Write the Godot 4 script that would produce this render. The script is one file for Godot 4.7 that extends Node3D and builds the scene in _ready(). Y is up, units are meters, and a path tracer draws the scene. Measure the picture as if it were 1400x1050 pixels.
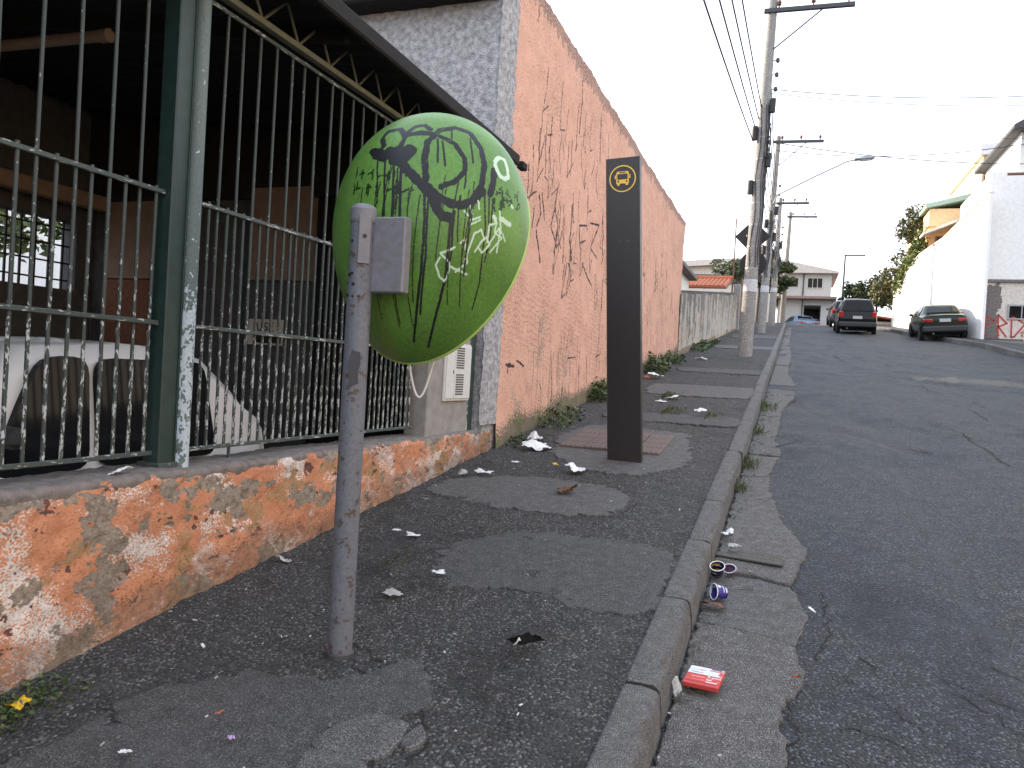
extends Node3D

const BLACK_STROKES := [[20,586,420,581,401,574,382,572,362,569,341,578,324,585,304,600,295,615,283,633,284,651,283,670,303,688,321,697,344,705,364,705,389,706,410,697,428,689,446,676,452,663,459,647,457,631,454,617,448,604,441,596,435,587,429],
	[16,591,323,610,329,628,334,643,350,657,364,661,378,663,392,655,405,646,417,631,424,617,432],
	[18,466,350,459,339,449,327,451,316,453,304,471,306,489,305,503,319,513,330,513,343,512,355,503,361,492,366,485,362,476,359],
	[16,511,322,518,311,524,299,534,296,545,293,556,301,567,308],
	[20,512,326,529,323,544,319,560,319,573,319],
	[30,486,365,500,369,513,372,522,367,531,362,537,364,542,367,534,378,525,388,511,386,498,383],
	[20,497,377,478,369,457,361,445,358,432,355,444,364,455,372,471,377,487,381],
	[24,527,393,540,403,553,412,569,423,583,434,595,442,607,450,616,453,626,455],
	[24,594,438,604,450,612,462,621,472,630,481,640,481,651,483],
	[22,642,458,655,458,668,458,681,451,694,443,704,431,713,417],
	[24,731,365,732,381,733,396,731,412,728,426],
	[5,465,384,475,413,483,439,487,463],
	[6,486,386,496,423,503,454,507,484],
	[6,511,398,518,429,523,458,526,484],
	[8,528,398,535,431,540,462,543,491],
	[5,521,403,525,418,528,433,531,448],
	[8,588,442,595,486,596,525,593,574,582,625,571,664,554,709],
	[6,598,455,601,501,602,549,595,597,585,649],
	[8,649,483,649,532,646,583,632,627,611,678,601,700,588,727],
	[7,655,470,655,504,656,540,653,559,649,578],
	[6,663,441,663,448,665,456,665,464],
	[6,588,331,595,351,599,369,603,385],
	[6,600,335,608,355,615,374,620,390],
	[5,609,292,612,303,615,313,618,323],
	[6,657,305,665,329,672,349,678,369],
	[5,664,374,666,393,668,409,669,426],
	[5,715,420,721,456,728,490,728,542,727,596,720,623,711,653],
	[5,728,431,734,474,739,517,738,537,735,555],
	[5,738,428,740,465,743,498,741,517,740,537],
	[4,662,464,664,483,665,503,668,522],
	[4,685,461,687,480,690,501,691,521]]
const SMUDGE_STROKES := [[7,448,408,452,407,457,407,461,407],
	[7,503,405,504,411,505,418,506,424],
	[7,553,440,556,438,560,437,563,437],
	[7,454,427,455,434,455,440,455,446],
	[7,507,442,510,442,514,440,518,440],
	[7,427,398,428,404,430,412,432,418],
	[7,495,416,499,415,503,414,507,413],
	[7,402,386,405,395,407,403,409,410],
	[7,418,433,423,432,429,432,434,432],
	[7,527,433,527,440,528,445,528,451],
	[7,556,443,559,442,562,442,565,440],
	[7,501,407,501,413,502,420,503,426],
	[7,419,405,425,404,430,404,436,405],
	[7,459,430,459,436,459,443,460,449],
	[7,547,442,550,441,553,440,557,439],
	[7,479,430,479,436,480,442,480,448],
	[7,478,417,483,415,486,416,490,414],
	[7,515,407,517,413,517,419,517,426],
	[7,558,416,561,416,565,414,568,413],
	[7,460,401,461,408,463,414,463,422],
	[7,453,435,457,434,461,434,466,434],
	[7,419,418,420,424,420,431,421,438],
	[7,541,445,544,444,548,443,550,443],
	[7,411,423,412,430,413,437,414,443],
	[7,543,416,546,415,550,414,553,413],
	[7,533,433,533,439,533,445,534,450],
	[7,764,432,773,436,774,436],
	[7,757,396,757,396,752,404],
	[7,767,417,762,421,776,421],
	[7,763,435,771,438,762,442],
	[7,777,414,780,424,780,422],
	[7,815,388,817,404,811,401],
	[7,761,437,764,446,755,446],
	[7,768,415,761,429,772,422],
	[7,742,427,744,437,741,435],
	[7,794,413,784,418,799,419],
	[7,818,372,816,385,814,383],
	[7,762,405,762,417,759,414],
	[7,765,426,759,437,772,430],
	[7,758,402,763,404,753,412],
	[7,770,420,764,428,768,429],
	[7,805,391,814,391,802,402],
	[7,791,423,789,426,783,431],
	[7,774,394,782,406,770,404],
	[7,759,430,763,442,758,438],
	[7,745,411,750,413,744,419],
	[7,768,409,767,425,762,417],
	[7,741,442,748,454,741,447],
	[7,820,411,815,429,831,415],
	[7,788,404,784,412,784,414],
	[7,742,425,741,438,737,434],
	[7,812,401,828,413,826,404]]
const WHITE_STROKES := [[16,729,341,733,328,739,316,747,312,757,308,763,320,769,332,772,346,775,359,768,364,764,371,757,370,750,370,742,362,736,355,732,348,729,341],
	[6,663,531,647,538,632,542,642,549,653,557,653,569,649,583,646,586,641,590],
	[6,632,549,628,555,624,562,629,572,633,583,639,586,644,590],
	[6,654,563,667,569,681,573,695,579],
	[6,674,523,679,519,682,515,688,536,693,557,679,566,666,574],
	[6,686,556,695,530,704,503,711,500,718,495,723,503,728,510,718,523,708,538],
	[6,718,520,726,514,734,508,739,515,744,522,735,530,725,538,721,533,716,529],
	[6,737,517,737,502,737,483,746,481,756,475,754,486,753,496,765,500,776,504,761,520,746,536],
	[6,760,449,764,467,769,483,767,509,766,536],
	[6,737,527,752,505,764,485,777,496,788,510],
	[6,675,467,679,470,684,473,688,476],
	[6,687,456,690,461,691,465,694,471],
	[6,703,443,705,447,706,453,708,459],
	[5,686,482,694,480,704,476,714,471],
	[5,690,491,698,486,707,481,714,477],
	[14,747,465,750,468,751,472,752,475],
	[16,765,465,773,465,782,468,790,470,800,471],
	[12,796,426,797,428,799,428,800,430],
	[8,766,489,767,493,770,492,772,496]]
const WALL_TAGS := [[5,2.37,5.27,2.4,4.61],
	[5,3.48,5.2,3.52,4.56],
	[4,1.24,4.45,1.2,4.06,1.28,3.75],
	[4,1.1,4.2,1.28,4.26],
	[3,1.64,4.42,1.59,4.11,1.65,3.9],
	[3,1.72,4.33,1.81,4.12],
	[3,2.13,4.46,2.12,4.02],
	[3,2.54,4.55,2.6,4.27,2.72,4.04],
	[3,3.21,4.51,3.06,4.27],
	[6,0.92,3.49,1.04,3.33,0.93,3.17],
	[5,1.0,3.54,1.19,3.27],
	[4,0.78,3.32,0.77,3.11],
	[6,0.94,3.11,1.14,2.79],
	[4,0.65,3.53,0.6,3.36],
	[5,1.62,3.8,1.52,3.52,1.67,3.31,1.58,2.97],
	[5,1.53,3.49,1.43,3.26,1.67,3.05],
	[8,2.25,3.68,2.17,3.23,2.28,3.0],
	[5,2.59,3.5,2.75,3.07],
	[5,2.59,3.5,2.96,3.57],
	[5,2.64,3.28,2.94,3.37],
	[5,3.14,3.64,3.63,3.71,3.29,3.33,3.67,3.25],
	[5,3.79,3.99,3.97,3.41],
	[5,1.56,2.85,1.61,2.74],
	[5,2.12,2.94,2.08,2.78],
	[5,2.18,2.95,2.38,2.79],
	[6,2.88,3.06,3.41,2.82],
	[4,3.65,3.03,3.76,2.72],
	[8,0.18,1.63,0.43,1.62],
	[5,0.5,1.68,0.71,1.63],
	[4,0.21,1.61,0.26,1.54],
	[3,1.77,1.78,1.83,1.21],
	[3,2.27,1.42,2.21,1.17],
	[3,3.36,1.84,3.45,1.46],
	[4,2.48,1.78,2.84,1.81],
	[4,3.87,1.85,4.16,1.9],
	[3,1.35,1.45,1.44,1.22],
	[3,3.0,1.66,3.08,1.32]]
const ROAD_CRACKS := [[[0.29, -3.77], [0.46, -3.60], [0.57, -3.41]],
	[[0.67, -3.96], [0.83, -3.85], [1.01, -3.79]],
	[[0.40, -4.00], [0.49, -3.81]],
	[[0.27, -3.35], [0.35, -3.33], [0.50, -3.28]],
	[[0.74, -3.85], [0.95, -3.57]],
	[[0.98, -4.16], [1.08, -4.09]],
	[[0.07, -2.96], [0.11, -3.28], [0.05, -3.44]],
	[[0.23, -4.79], [0.27, -4.29], [0.19, -3.91]],
	[[1.79, -33.01], [1.90, -28.48], [2.06, -27.44]],
	[[2.29, -22.56], [2.30, -21.42]],
	[[2.29, -19.82], [2.32, -18.79]],
	[[2.44, -17.21], [2.41, -15.94], [2.57, -15.47]],
	[[2.71, -14.35], [3.00, -14.23]],
	[[2.61, -13.78], [2.65, -13.24], [2.68, -12.67]],
	[[3.11, -14.03], [3.24, -13.93]],
	[[0.79, -25.90], [1.29, -23.20]],
	[[1.30, -9.81], [1.52, -9.57]],
	[[1.16, -24.54], [1.26, -22.66], [1.30, -21.49]],
	[[2.04, -11.57], [2.12, -10.29], [2.18, -9.10]],
	[[0.06, -18.17], [0.74, -18.22], [1.26, -19.59]],
	[[-0.23, -13.99], [0.35, -13.50]],
	[[-0.31, -9.14], [-0.11, -9.02], [0.12, -9.82]]]
const WALK_CRACKS := [[[-1.72, -2.85], [-1.52, -2.69], [-1.41, -2.62], [-1.31, -2.57], [-1.16, -2.52], [-1.11, -2.40], [-1.08, -2.23]],
	[[-1.42, -2.53], [-1.29, -2.37], [-1.19, -2.19]],
	[[-1.73, -2.92], [-1.53, -2.82], [-1.48, -2.77]],
	[[-2.35, -2.15], [-2.21, -2.10], [-2.13, -2.09]],
	[[-0.92, -4.68], [-0.75, -4.54], [-0.56, -4.55]],
	[[-1.35, -5.25], [-1.05, -5.29], [-1.01, -5.61]],
	[[-1.78, -3.90], [-1.46, -3.75], [-1.13, -3.73]],
	[[-0.60, -3.71], [-0.52, -3.66]]]
const S := 0.114
class MB:
	var v := PackedVector3Array()
	var n := PackedVector3Array()
	var t := PackedVector2Array()
	var c := PackedColorArray()
	var i := PackedInt32Array()
	var col := Color(1, 1, 1)
	func vert(p: Vector3, q: Vector3, uv: Vector2) -> int:
		v.append(p); n.append(q); t.append(uv); c.append(col)
		return v.size() - 1
	func tri(a: Vector3, b: Vector3, d: Vector3) -> void:
		var q := (b - a).cross(d - a).normalized()
		var k := vert(a, q, Vector2.ZERO); vert(b, q, Vector2(a.distance_to(b), 0)); vert(d, q, Vector2(0, a.distance_to(d)))
		i.append_array(PackedInt32Array([k, k + 2, k + 1]))
	func quad(a: Vector3, b: Vector3, d: Vector3, e: Vector3) -> void:
		var q := (d - a).cross(e - b).normalized()
		var lu := a.distance_to(b)
		var lv := a.distance_to(e)
		var k := vert(a, q, Vector2(0, lv)); vert(b, q, Vector2(lu, lv)); vert(d, q, Vector2(lu, 0)); vert(e, q, Vector2(0, 0))
		i.append_array(PackedInt32Array([k, k + 2, k + 1, k, k + 3, k + 2]))
	func quad_uv(a: Vector3, b: Vector3, d: Vector3, e: Vector3, u0: Vector2, u1: Vector2) -> void:
		var q := (d - a).cross(e - b).normalized()
		var k := vert(a, q, Vector2(u0.x, u1.y)); vert(b, q, u1); vert(d, q, Vector2(u1.x, u0.y)); vert(e, q, u0)
		i.append_array(PackedInt32Array([k, k + 2, k + 1, k, k + 3, k + 2]))
	func box(x: Transform3D, s: Vector3, bev := 0.0) -> void:
		var h := s * 0.5
		var b: float = min(bev, min(h.x, min(h.y, h.z)) * 0.9)
		var ax := [Vector3(1, 0, 0), Vector3(0, 1, 0), Vector3(0, 0, 1)]
		for k in 3:
			var na: Vector3 = ax[k]
			var ua: Vector3 = ax[(k + 1) % 3]
			var va: Vector3 = ax[(k + 2) % 3]
			var hu: float = h[(k + 1) % 3]
			var hv: float = h[(k + 2) % 3]
			var hn: float = h[k]
			for sg in [1.0, -1.0]:
				var o: Vector3 = na * hn * sg
				var a: Vector3 = o + ua * (hu - b) * -1 + va * (hv - b) * -sg
				var p2: Vector3 = o + ua * (hu - b) + va * (hv - b) * -sg
				var p3: Vector3 = o + ua * (hu - b) + va * (hv - b) * sg
				var p4: Vector3 = o - ua * (hu - b) + va * (hv - b) * sg
				quad(x * a, x * p2, x * p3, x * p4)
			if b > 0.0:
				for su in [1.0, -1.0]:
					for sv in [1.0, -1.0]:
						var e0: Vector3 = ua * hu * su + va * (hv - b) * sv
						var e1: Vector3 = ua * (hu - b) * su + va * hv * sv
						var w: Vector3 = na * (hn - b)
						if su * sv > 0:
							quad(x * (e0 - w), x * (e1 - w), x * (e1 + w), x * (e0 + w))
						else:
							quad(x * (e1 - w), x * (e0 - w), x * (e0 + w), x * (e1 + w))
		if b > 0.0:
			for sx in [1.0, -1.0]:
				for sy in [1.0, -1.0]:
					for sz in [1.0, -1.0]:
						var a := x * Vector3(h.x * sx, (h.y - b) * sy, (h.z - b) * sz)
						var p2 := x * Vector3((h.x - b) * sx, h.y * sy, (h.z - b) * sz)
						var p3 := x * Vector3((h.x - b) * sx, (h.y - b) * sy, h.z * sz)
						if sx * sy * sz > 0: tri(a, p2, p3)
						else: tri(a, p3, p2)
	func bx(p: Vector3, s: Vector3, bev := 0.0) -> void:
		box(Transform3D(Basis.IDENTITY, p), s, bev)
	func tube(path: Array, r: Array, sides := 8, caps := true, vs := 1.0) -> void:
		var up := Vector3(0, 1, 0)
		var d0: Vector3 = (path[1] - path[0]).normalized()
		if absf(d0.y) > 0.9: up = Vector3(1, 0, 0)
		var rt := d0.cross(up).normalized()
		var base := v.size()
		var len := 0.0
		for k in path.size():
			var d: Vector3
			if k == 0: d = d0
			elif k == path.size() - 1: d = (path[k] - path[k - 1]).normalized()
			else: d = ((path[k] - path[k - 1]).normalized() + (path[k + 1] - path[k]).normalized()).normalized()
			if k > 0: len += path[k].distance_to(path[k - 1])
			rt = (rt - d * rt.dot(d)).normalized()
			var bt := d.cross(rt)
			var rr: float = r[min(k, r.size() - 1)]
			for j in sides + 1:
				var an := TAU * j / sides
				var q := rt * cos(an) + bt * sin(an)
				vert(path[k] + q * rr, q, Vector2(float(j) / sides, len * vs))
		for k in path.size() - 1:
			for j in sides:
				var a := base + k * (sides + 1) + j
				var b := a + 1
				var e := a + sides + 1
				var f := e + 1
				i.append_array(PackedInt32Array([a, e, f, a, f, b]))
		if caps:
			for en in 2:
				var k: int = 0 if en == 0 else path.size() - 1
				var q: Vector3 = -d0 if en == 0 else (path[k] - path[k - 1]).normalized()
				var cc := vert(path[k], q, Vector2(0.5, 0.5))
				var st := v.size()
				for j in sides + 1: vert(v[base + k * (sides + 1) + j], q, t[base + k * (sides + 1) + j])
				for j in sides:
					if en == 0: i.append_array(PackedInt32Array([cc, st + j, st + j + 1]))
					else: i.append_array(PackedInt32Array([cc, st + j + 1, st + j]))
	func lathe(pr: Array, sides: int, x: Transform3D) -> void:
		for k in pr.size() - 1:
			var a: Vector2 = pr[k]
			var b: Vector2 = pr[k + 1]
			var tn := Vector2(b.y - a.y, a.x - b.x).normalized()
			var base := v.size()
			for j in sides + 1:
				var an := TAU * j / sides
				var q := (x.basis * Vector3(tn.x * cos(an), tn.y, tn.x * sin(an))).normalized()
				vert(x * Vector3(a.x * cos(an), a.y, a.x * sin(an)), q, Vector2(float(j) / sides, a.y))
				vert(x * Vector3(b.x * cos(an), b.y, b.x * sin(an)), q, Vector2(float(j) / sides, b.y))
			for j in sides:
				var m := base + j * 2
				i.append_array(PackedInt32Array([m, m + 3, m + 1, m, m + 2, m + 3]))
	func prism(poly: PackedVector2Array, d: float, x: Transform3D, bev := 0.0) -> void:
		if Geometry2D.is_polygon_clockwise(poly): poly.reverse()
		var m := poly.size()
		var ins := PackedVector2Array()
		for k in m:
			var a := poly[(k + m - 1) % m]
			var b := poly[k]
			var e := poly[(k + 1) % m]
			var n1 := Vector2(-(b - a).y, (b - a).x).normalized()
			var n2 := Vector2(-(e - b).y, (e - b).x).normalized()
			var nn := (n1 + n2)
			nn = nn.normalized() / max(0.4, nn.length() * 0.5)
			ins.append(b + nn * bev)
		var ids := Geometry2D.triangulate_polygon(poly)
		for sg in [1.0, -1.0]:
			var base := v.size()
			var q: Vector3 = (x.basis * Vector3(0, 0, sg)).normalized()
			var pp := ins if sg > 0 else poly
			for k in m: vert(x * Vector3(pp[k].x, pp[k].y, d * 0.5 * sg), q, pp[k])
			for k in range(0, ids.size(), 3):
				var a := pp[ids[k]]
				var b := pp[ids[k + 1]]
				var e := pp[ids[k + 2]]
				var ccw := (b - a).cross(e - a) > 0
				if ccw == (sg > 0): i.append_array(PackedInt32Array([base + ids[k], base + ids[k + 2], base + ids[k + 1]]))
				else: i.append_array(PackedInt32Array([base + ids[k], base + ids[k + 1], base + ids[k + 2]]))
		for k in m:
			var a := poly[k]
			var b := poly[(k + 1) % m]
			var z1 := d * 0.5 - bev
			quad(x * Vector3(a.x, a.y, -d * 0.5), x * Vector3(b.x, b.y, -d * 0.5), x * Vector3(b.x, b.y, z1), x * Vector3(a.x, a.y, z1))
			if bev > 0.0:
				var ia := ins[k]
				var ib := ins[(k + 1) % m]
				quad(x * Vector3(a.x, a.y, z1), x * Vector3(b.x, b.y, z1), x * Vector3(ib.x, ib.y, d * 0.5), x * Vector3(ia.x, ia.y, d * 0.5))
	# a sheet of points, rows of equal length; its front lies to the left of "along a row" x "to the next row"
	func sheet(p: PackedVector3Array, w: int, uv: PackedVector2Array, cols := PackedColorArray()) -> void:
		var h := p.size() / w
		var base := v.size()
		for y in h:
			for x in w:
				var k := y * w + x
				var dx := p[k + (1 if x < w - 1 else 0)] - p[k - (1 if x > 0 else 0)]
				var dy := p[k + (w if y < h - 1 else 0)] - p[k - (w if y > 0 else 0)]
				v.append(p[k]); n.append(dx.cross(dy).normalized()); t.append(uv[k])
				c.append(cols[k] if cols.size() else col)
		for y in h - 1:
			for x in w - 1:
				var a := base + y * w + x
				i.append_array(PackedInt32Array([a, a + w + 1, a + 1, a, a + w, a + w + 1]))
	func mesh() -> ArrayMesh:
		var ar := []
		ar.resize(Mesh.ARRAY_MAX)
		ar[Mesh.ARRAY_VERTEX] = v; ar[Mesh.ARRAY_NORMAL] = n; ar[Mesh.ARRAY_TEX_UV] = t; ar[Mesh.ARRAY_COLOR] = c; ar[Mesh.ARRAY_INDEX] = i
		var m := ArrayMesh.new()
		m.add_surface_from_arrays(Mesh.PRIMITIVE_TRIANGLES, ar)
		return m

var M := {}
var used := {}
func gy(z: float) -> float:
	var d := -z
	if d < 48.0: return S * d
	if d < 62.0: return S * 48.0 + S * (d - 48.0) - S * (d - 48.0) * (d - 48.0) / 14.0
	return S * 48.0
func gp(x: float, z: float, off := 0.0) -> Vector3:
	return Vector3(x, gy(z) + off, z)
func numbered(called: String) -> String:
	if not used.has(called):
		used[called] = 0
		return called
	used[called] += 1
	return "%s_%03d" % [called, used[called]]
func tag(o: Node, label: String, category: String, group := "") -> Node:
	o.set_meta("label", label); o.set_meta("category", category)
	if group: o.set_meta("group", group)
	return o
func thing(called: String, label: String, category: String, at := Vector3.ZERO, group := "") -> Node3D:
	var o := Node3D.new()
	o.name = numbered(called)
	add_child(o)
	o.position = at
	tag(o, label, category, group)
	return o
func part(mb: MB, called: String, m: Material, parent: Node) -> MeshInstance3D:
	return inst(mb.mesh(), called, m, parent)
func inst(me: Mesh, called: String, m: Material, parent: Node) -> MeshInstance3D:
	var o := MeshInstance3D.new()
	o.mesh = me
	o.material_override = m
	o.name = called
	o.cast_shadow = GeometryInstance3D.SHADOW_CASTING_SETTING_ON
	parent.add_child(o, true)
	return o
func solo(mb: MB, called: String, m: Material, label: String, category: String, group := "", at := Vector3.ZERO) -> MeshInstance3D:
	var o := part(mb, numbered(called), m, self)
	o.position = at
	tag(o, label, category, group)
	return o
func struct_(mb: MB, called: String, m: Material) -> MeshInstance3D:
	var o := part(mb, numbered(called), m, self)
	o.set_meta("kind", "structure")
	return o
func lin(r: float, g: float, b: float) -> Color:
	return Color(r, g, b).linear_to_srgb()
func mat(r: float, g: float, b: float, rough := 0.8, metal := 0.0) -> StandardMaterial3D:
	var m := StandardMaterial3D.new()
	m.albedo_color = lin(r, g, b)
	m.roughness = rough
	m.metallic = metal
	return m
func nz(w: int, h: int, freq: float, sd: int, oct := 4, type := FastNoiseLite.TYPE_SIMPLEX_SMOOTH, ret := -1, seamless := true, gain := 0.5) -> PackedByteArray:
	var f := FastNoiseLite.new()
	f.noise_type = type
	f.seed = sd
	f.frequency = freq
	f.fractal_octaves = oct
	f.fractal_gain = gain
	if oct <= 1: f.fractal_type = FastNoiseLite.FRACTAL_NONE
	if ret >= 0: f.cellular_return_type = ret
	var im: Image = f.get_seamless_image(w, h) if seamless else f.get_image(w, h)
	im.convert(Image.FORMAT_L8)
	return im.get_data()
func tex(b: PackedByteArray, w: int, h: int, fmt := Image.FORMAT_RGB8) -> ImageTexture:
	return ImageTexture.create_from_image(Image.create_from_data(w, h, false, fmt, b))
var SRGB := PackedByteArray()
func make_srgb() -> void:      # linear 0..1023 -> sRGB byte
	SRGB.resize(1024)
	for k in 1024: SRGB[k] = int(clamp(Color(k / 1023.0, 0, 0).linear_to_srgb().r * 255.0 + 0.5, 0, 255))
func tri_mat(m: StandardMaterial3D, scale: float) -> StandardMaterial3D:
	m.uv1_triplanar = true
	m.uv1_world_triplanar = true
	m.uv1_scale = Vector3.ONE * scale
	return m
func mottled(r: float, g: float, b: float, amount: float, tile_m: float, sd: int, rough := 0.85, relief := 0.15, freq := 0.03) -> StandardMaterial3D:
	# a plain surface with grain: 256 px tile of noise in three scales
	var w := 256
	var a := nz(w, w, freq, sd, 5)
	var e := nz(w, w, 0.3, sd + 1, 2)
	var o := PackedByteArray()
	o.resize(w * w * 3)
	var hm := PackedByteArray()
	hm.resize(w * w)
	for k in w * w:
		var f := 1.0 + amount * ((a[k] - 128) / 128.0 * 0.7 + (e[k] - 128) / 128.0 * 0.45)
		o[k * 3] = SRGB[int(clamp(r * f * 1023.0, 0, 1023))]
		o[k * 3 + 1] = SRGB[int(clamp(g * f * 1023.0, 0, 1023))]
		o[k * 3 + 2] = SRGB[int(clamp(b * f * 1023.0, 0, 1023))]
		hm[k] = (a[k] + e[k]) / 2
	var m := StandardMaterial3D.new()
	m.albedo_texture = tex(o, w, w)
	m.roughness = rough
	if relief > 0.0:
		m.heightmap_enabled = true
		m.heightmap_texture = tex(hm, w, w, Image.FORMAT_L8)
		m.heightmap_scale = relief
	return tri_mat(m, 1.0 / tile_m)
func put(o: PackedByteArray, k: int, r: float, g: float, b: float) -> void:
	o[k] = SRGB[clampi(int(r * 1023.0), 0, 1023)]
	o[k + 1] = SRGB[clampi(int(g * 1023.0), 0, 1023)]
	o[k + 2] = SRGB[clampi(int(b * 1023.0), 0, 1023)]
func aggregate(base: float, light: float, cell: float, sd: int, warm: float, relief: float, tile_m: float, rough: float) -> StandardMaterial3D:
	var w := 1024
	var cv := nz(w, w, cell, sd, 1, FastNoiseLite.TYPE_CELLULAR, FastNoiseLite.RETURN_CELL_VALUE)
	var cd := nz(w, w, cell, sd, 1, FastNoiseLite.TYPE_CELLULAR, FastNoiseLite.RETURN_DISTANCE)
	var big := nz(w, w, 0.012, sd + 5, 4)
	var fine := nz(w, w, 0.22, sd + 6, 2)
	var o := PackedByteArray()
	o.resize(w * w * 3)
	var hm := PackedByteArray()
	hm.resize(w * w)
	for k in w * w:
		var s := cv[k] / 255.0
		var d := cd[k] / 255.0
		var f := base * (0.72 + 0.5 * big[k] / 255.0 + 0.3 * (fine[k] - 128) / 128.0)
		if d < 0.5:
			f *= 0.5 + 1.35 * s
			if s > 0.78: f += light * (s - 0.72) * 1.25 * (0.5 + big[k] / 255.0)
		else: f *= 0.62
		var q := k * 3
		o[q] = SRGB[clampi(int(f * (1.0 + warm) * 1023.0), 0, 1023)]
		o[q + 1] = SRGB[clampi(int(f * 1023.0), 0, 1023)]
		o[q + 2] = SRGB[clampi(int(f * (1.0 - warm) * 1023.0), 0, 1023)]
		hm[k] = clampi(int(190 - cd[k] * 0.6 * (0.4 + s) + (fine[k] - 128) * 0.35), 0, 255)
	var m := StandardMaterial3D.new()
	m.albedo_texture = tex(o, w, w)
	m.heightmap_enabled = true
	m.heightmap_texture = tex(hm, w, w, Image.FORMAT_L8)
	m.heightmap_scale = relief
	m.roughness = rough
	m.vertex_color_use_as_albedo = true
	m.uv1_scale = Vector3(1.0 / tile_m, 1.0 / tile_m, 1)
	return m
func low_wall_mat() -> StandardMaterial3D:
	# peeling coats of paint; 2048 x 512 over 6.15 m x 1.1 m, left edge at z = -0.85
	var w := 2048
	var h := 512
	var a := nz(w, h, 0.004, 11, 5, FastNoiseLite.TYPE_SIMPLEX_SMOOTH, -1, false)
	var b := nz(w, h, 0.0042, 12, 6, FastNoiseLite.TYPE_SIMPLEX_SMOOTH, -1, false, 0.62)
	var c := nz(w, h, 0.005, 13, 6, FastNoiseLite.TYPE_SIMPLEX_SMOOTH, -1, false, 0.6)
	var d := nz(w, h, 0.0055, 14, 6, FastNoiseLite.TYPE_SIMPLEX_SMOOTH, -1, false, 0.62)
	var e := nz(w, h, 0.013, 15, 5, FastNoiseLite.TYPE_SIMPLEX_SMOOTH, -1, false, 0.62)
	var f := nz(w, h, 0.16, 16, 3, FastNoiseLite.TYPE_SIMPLEX_SMOOTH, -1, false)
	var g := nz(w, h, 0.06, 17, 3, FastNoiseLite.TYPE_SIMPLEX_SMOOTH, -1, false)
	var o := PackedByteArray()
	o.resize(w * h * 3)
	var hm := PackedByteArray()
	hm.resize(w * h)
	for y in h:
		var wy := 1.1 - 1.1 * y / h
		for x in w:
			var k := y * w + x
			var dz := 0.85 + 6.15 * x / w
			var above := wy - S * dz
			var fn := f[k] / 255.0
			var gn := g[k] / 255.0
			var r := 0.50
			var gg := 0.215
			var bb := 0.115
			var ht := 150
			var v := 0.78 + 0.28 * gn + 0.16 * a[k] / 255.0 + 0.14 * (fn - 0.5)
			if fn + gn > 1.22: v *= 0.70
			if a[k] + g[k] < 190: v *= 0.8
			# white lime coat showing through in speckled patches
			var wl := b[k] / 255.0 + (fn - 0.5) * 0.8
			if wl > 0.64 and b[k] > 116:
				r = 0.62; gg = 0.58; bb = 0.55; ht = 120
			var oc := c[k] / 255.0 + (gn - 0.5) * 0.12
			if oc > 0.66:
				r = 0.36; gg = 0.205; bb = 0.10; ht = 125
			var cm := d[k] / 255.0 + (gn - 0.5) * 0.14 + (0.10 if dz < 2.2 else 0.0) + (0.05 if above > 0.55 else 0.0)
			if cm > 0.63:
				r = 0.25; gg = 0.205; bb = 0.16; ht = 90
				if fn > 0.74: r = 0.42; gg = 0.38; bb = 0.34
				elif gn > 0.6: r = 0.19; gg = 0.15; bb = 0.12
			var mr := e[k] / 255.0 + (gn - 0.5) * 0.1
			if mr > 0.80:
				r = 0.12; gg = 0.055; bb = 0.045; ht = 70
			elif mr < 0.11:
				r = 0.05; gg = 0.045; bb = 0.045; ht = 60
			# soil splashed over the foot of the wall
			if above < 0.07 + 0.17 * a[k] / 255.0 + (fn - 0.5) * 0.22:
				var m := 0.35 + 0.5 * gn
				r = lerpf(r, 0.15, m); gg = lerpf(gg, 0.10, m); bb = lerpf(bb, 0.07, m); ht -= 20
			var q := k * 3
			put(o, q, r * v, gg * v, bb * v)
			hm[k] = clampi(ht + int((fn - 0.5) * 60.0 + (gn - 0.5) * 60.0), 0, 255)
	var mt := StandardMaterial3D.new()
	mt.albedo_texture = tex(o, w, h)
	mt.heightmap_enabled = true
	mt.heightmap_texture = tex(hm, w, h, Image.FORMAT_L8)
	mt.heightmap_scale = 0.5
	mt.roughness = 0.9
	return mt
func stamp(im: Image, x: float, y: float, wd: float, col: Color, rg: RandomNumberGenerator, rough := 0.12) -> void:
	var r: int = max(1, int(wd * 0.5 * rg.randf_range(1.0 - rough, 1.0 + rough)))
	for yy in range(-r, r + 1):
		var hw := int(sqrt(max(0.0, float(r * r - yy * yy))))
		im.fill_rect(Rect2i(int(x) - hw, int(y) + yy, hw * 2 + 1, 1), col)
func stroke(im: Image, pts: Array, wd: float, col: Color, rg: RandomNumberGenerator, dry := 0.0, rough := 0.12) -> void:
	for k in pts.size() - 1:
		var a: Vector2 = pts[k]
		var b: Vector2 = pts[k + 1]
		var steps: int = max(1, int(a.distance_to(b) / max(1.0, wd * 0.25)))
		for s in steps:
			if rg.randf() < dry: continue
			var p := a.lerp(b, float(s) / steps)
			stamp(im, p.x, p.y, wd, col, rg, rough)
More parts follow.
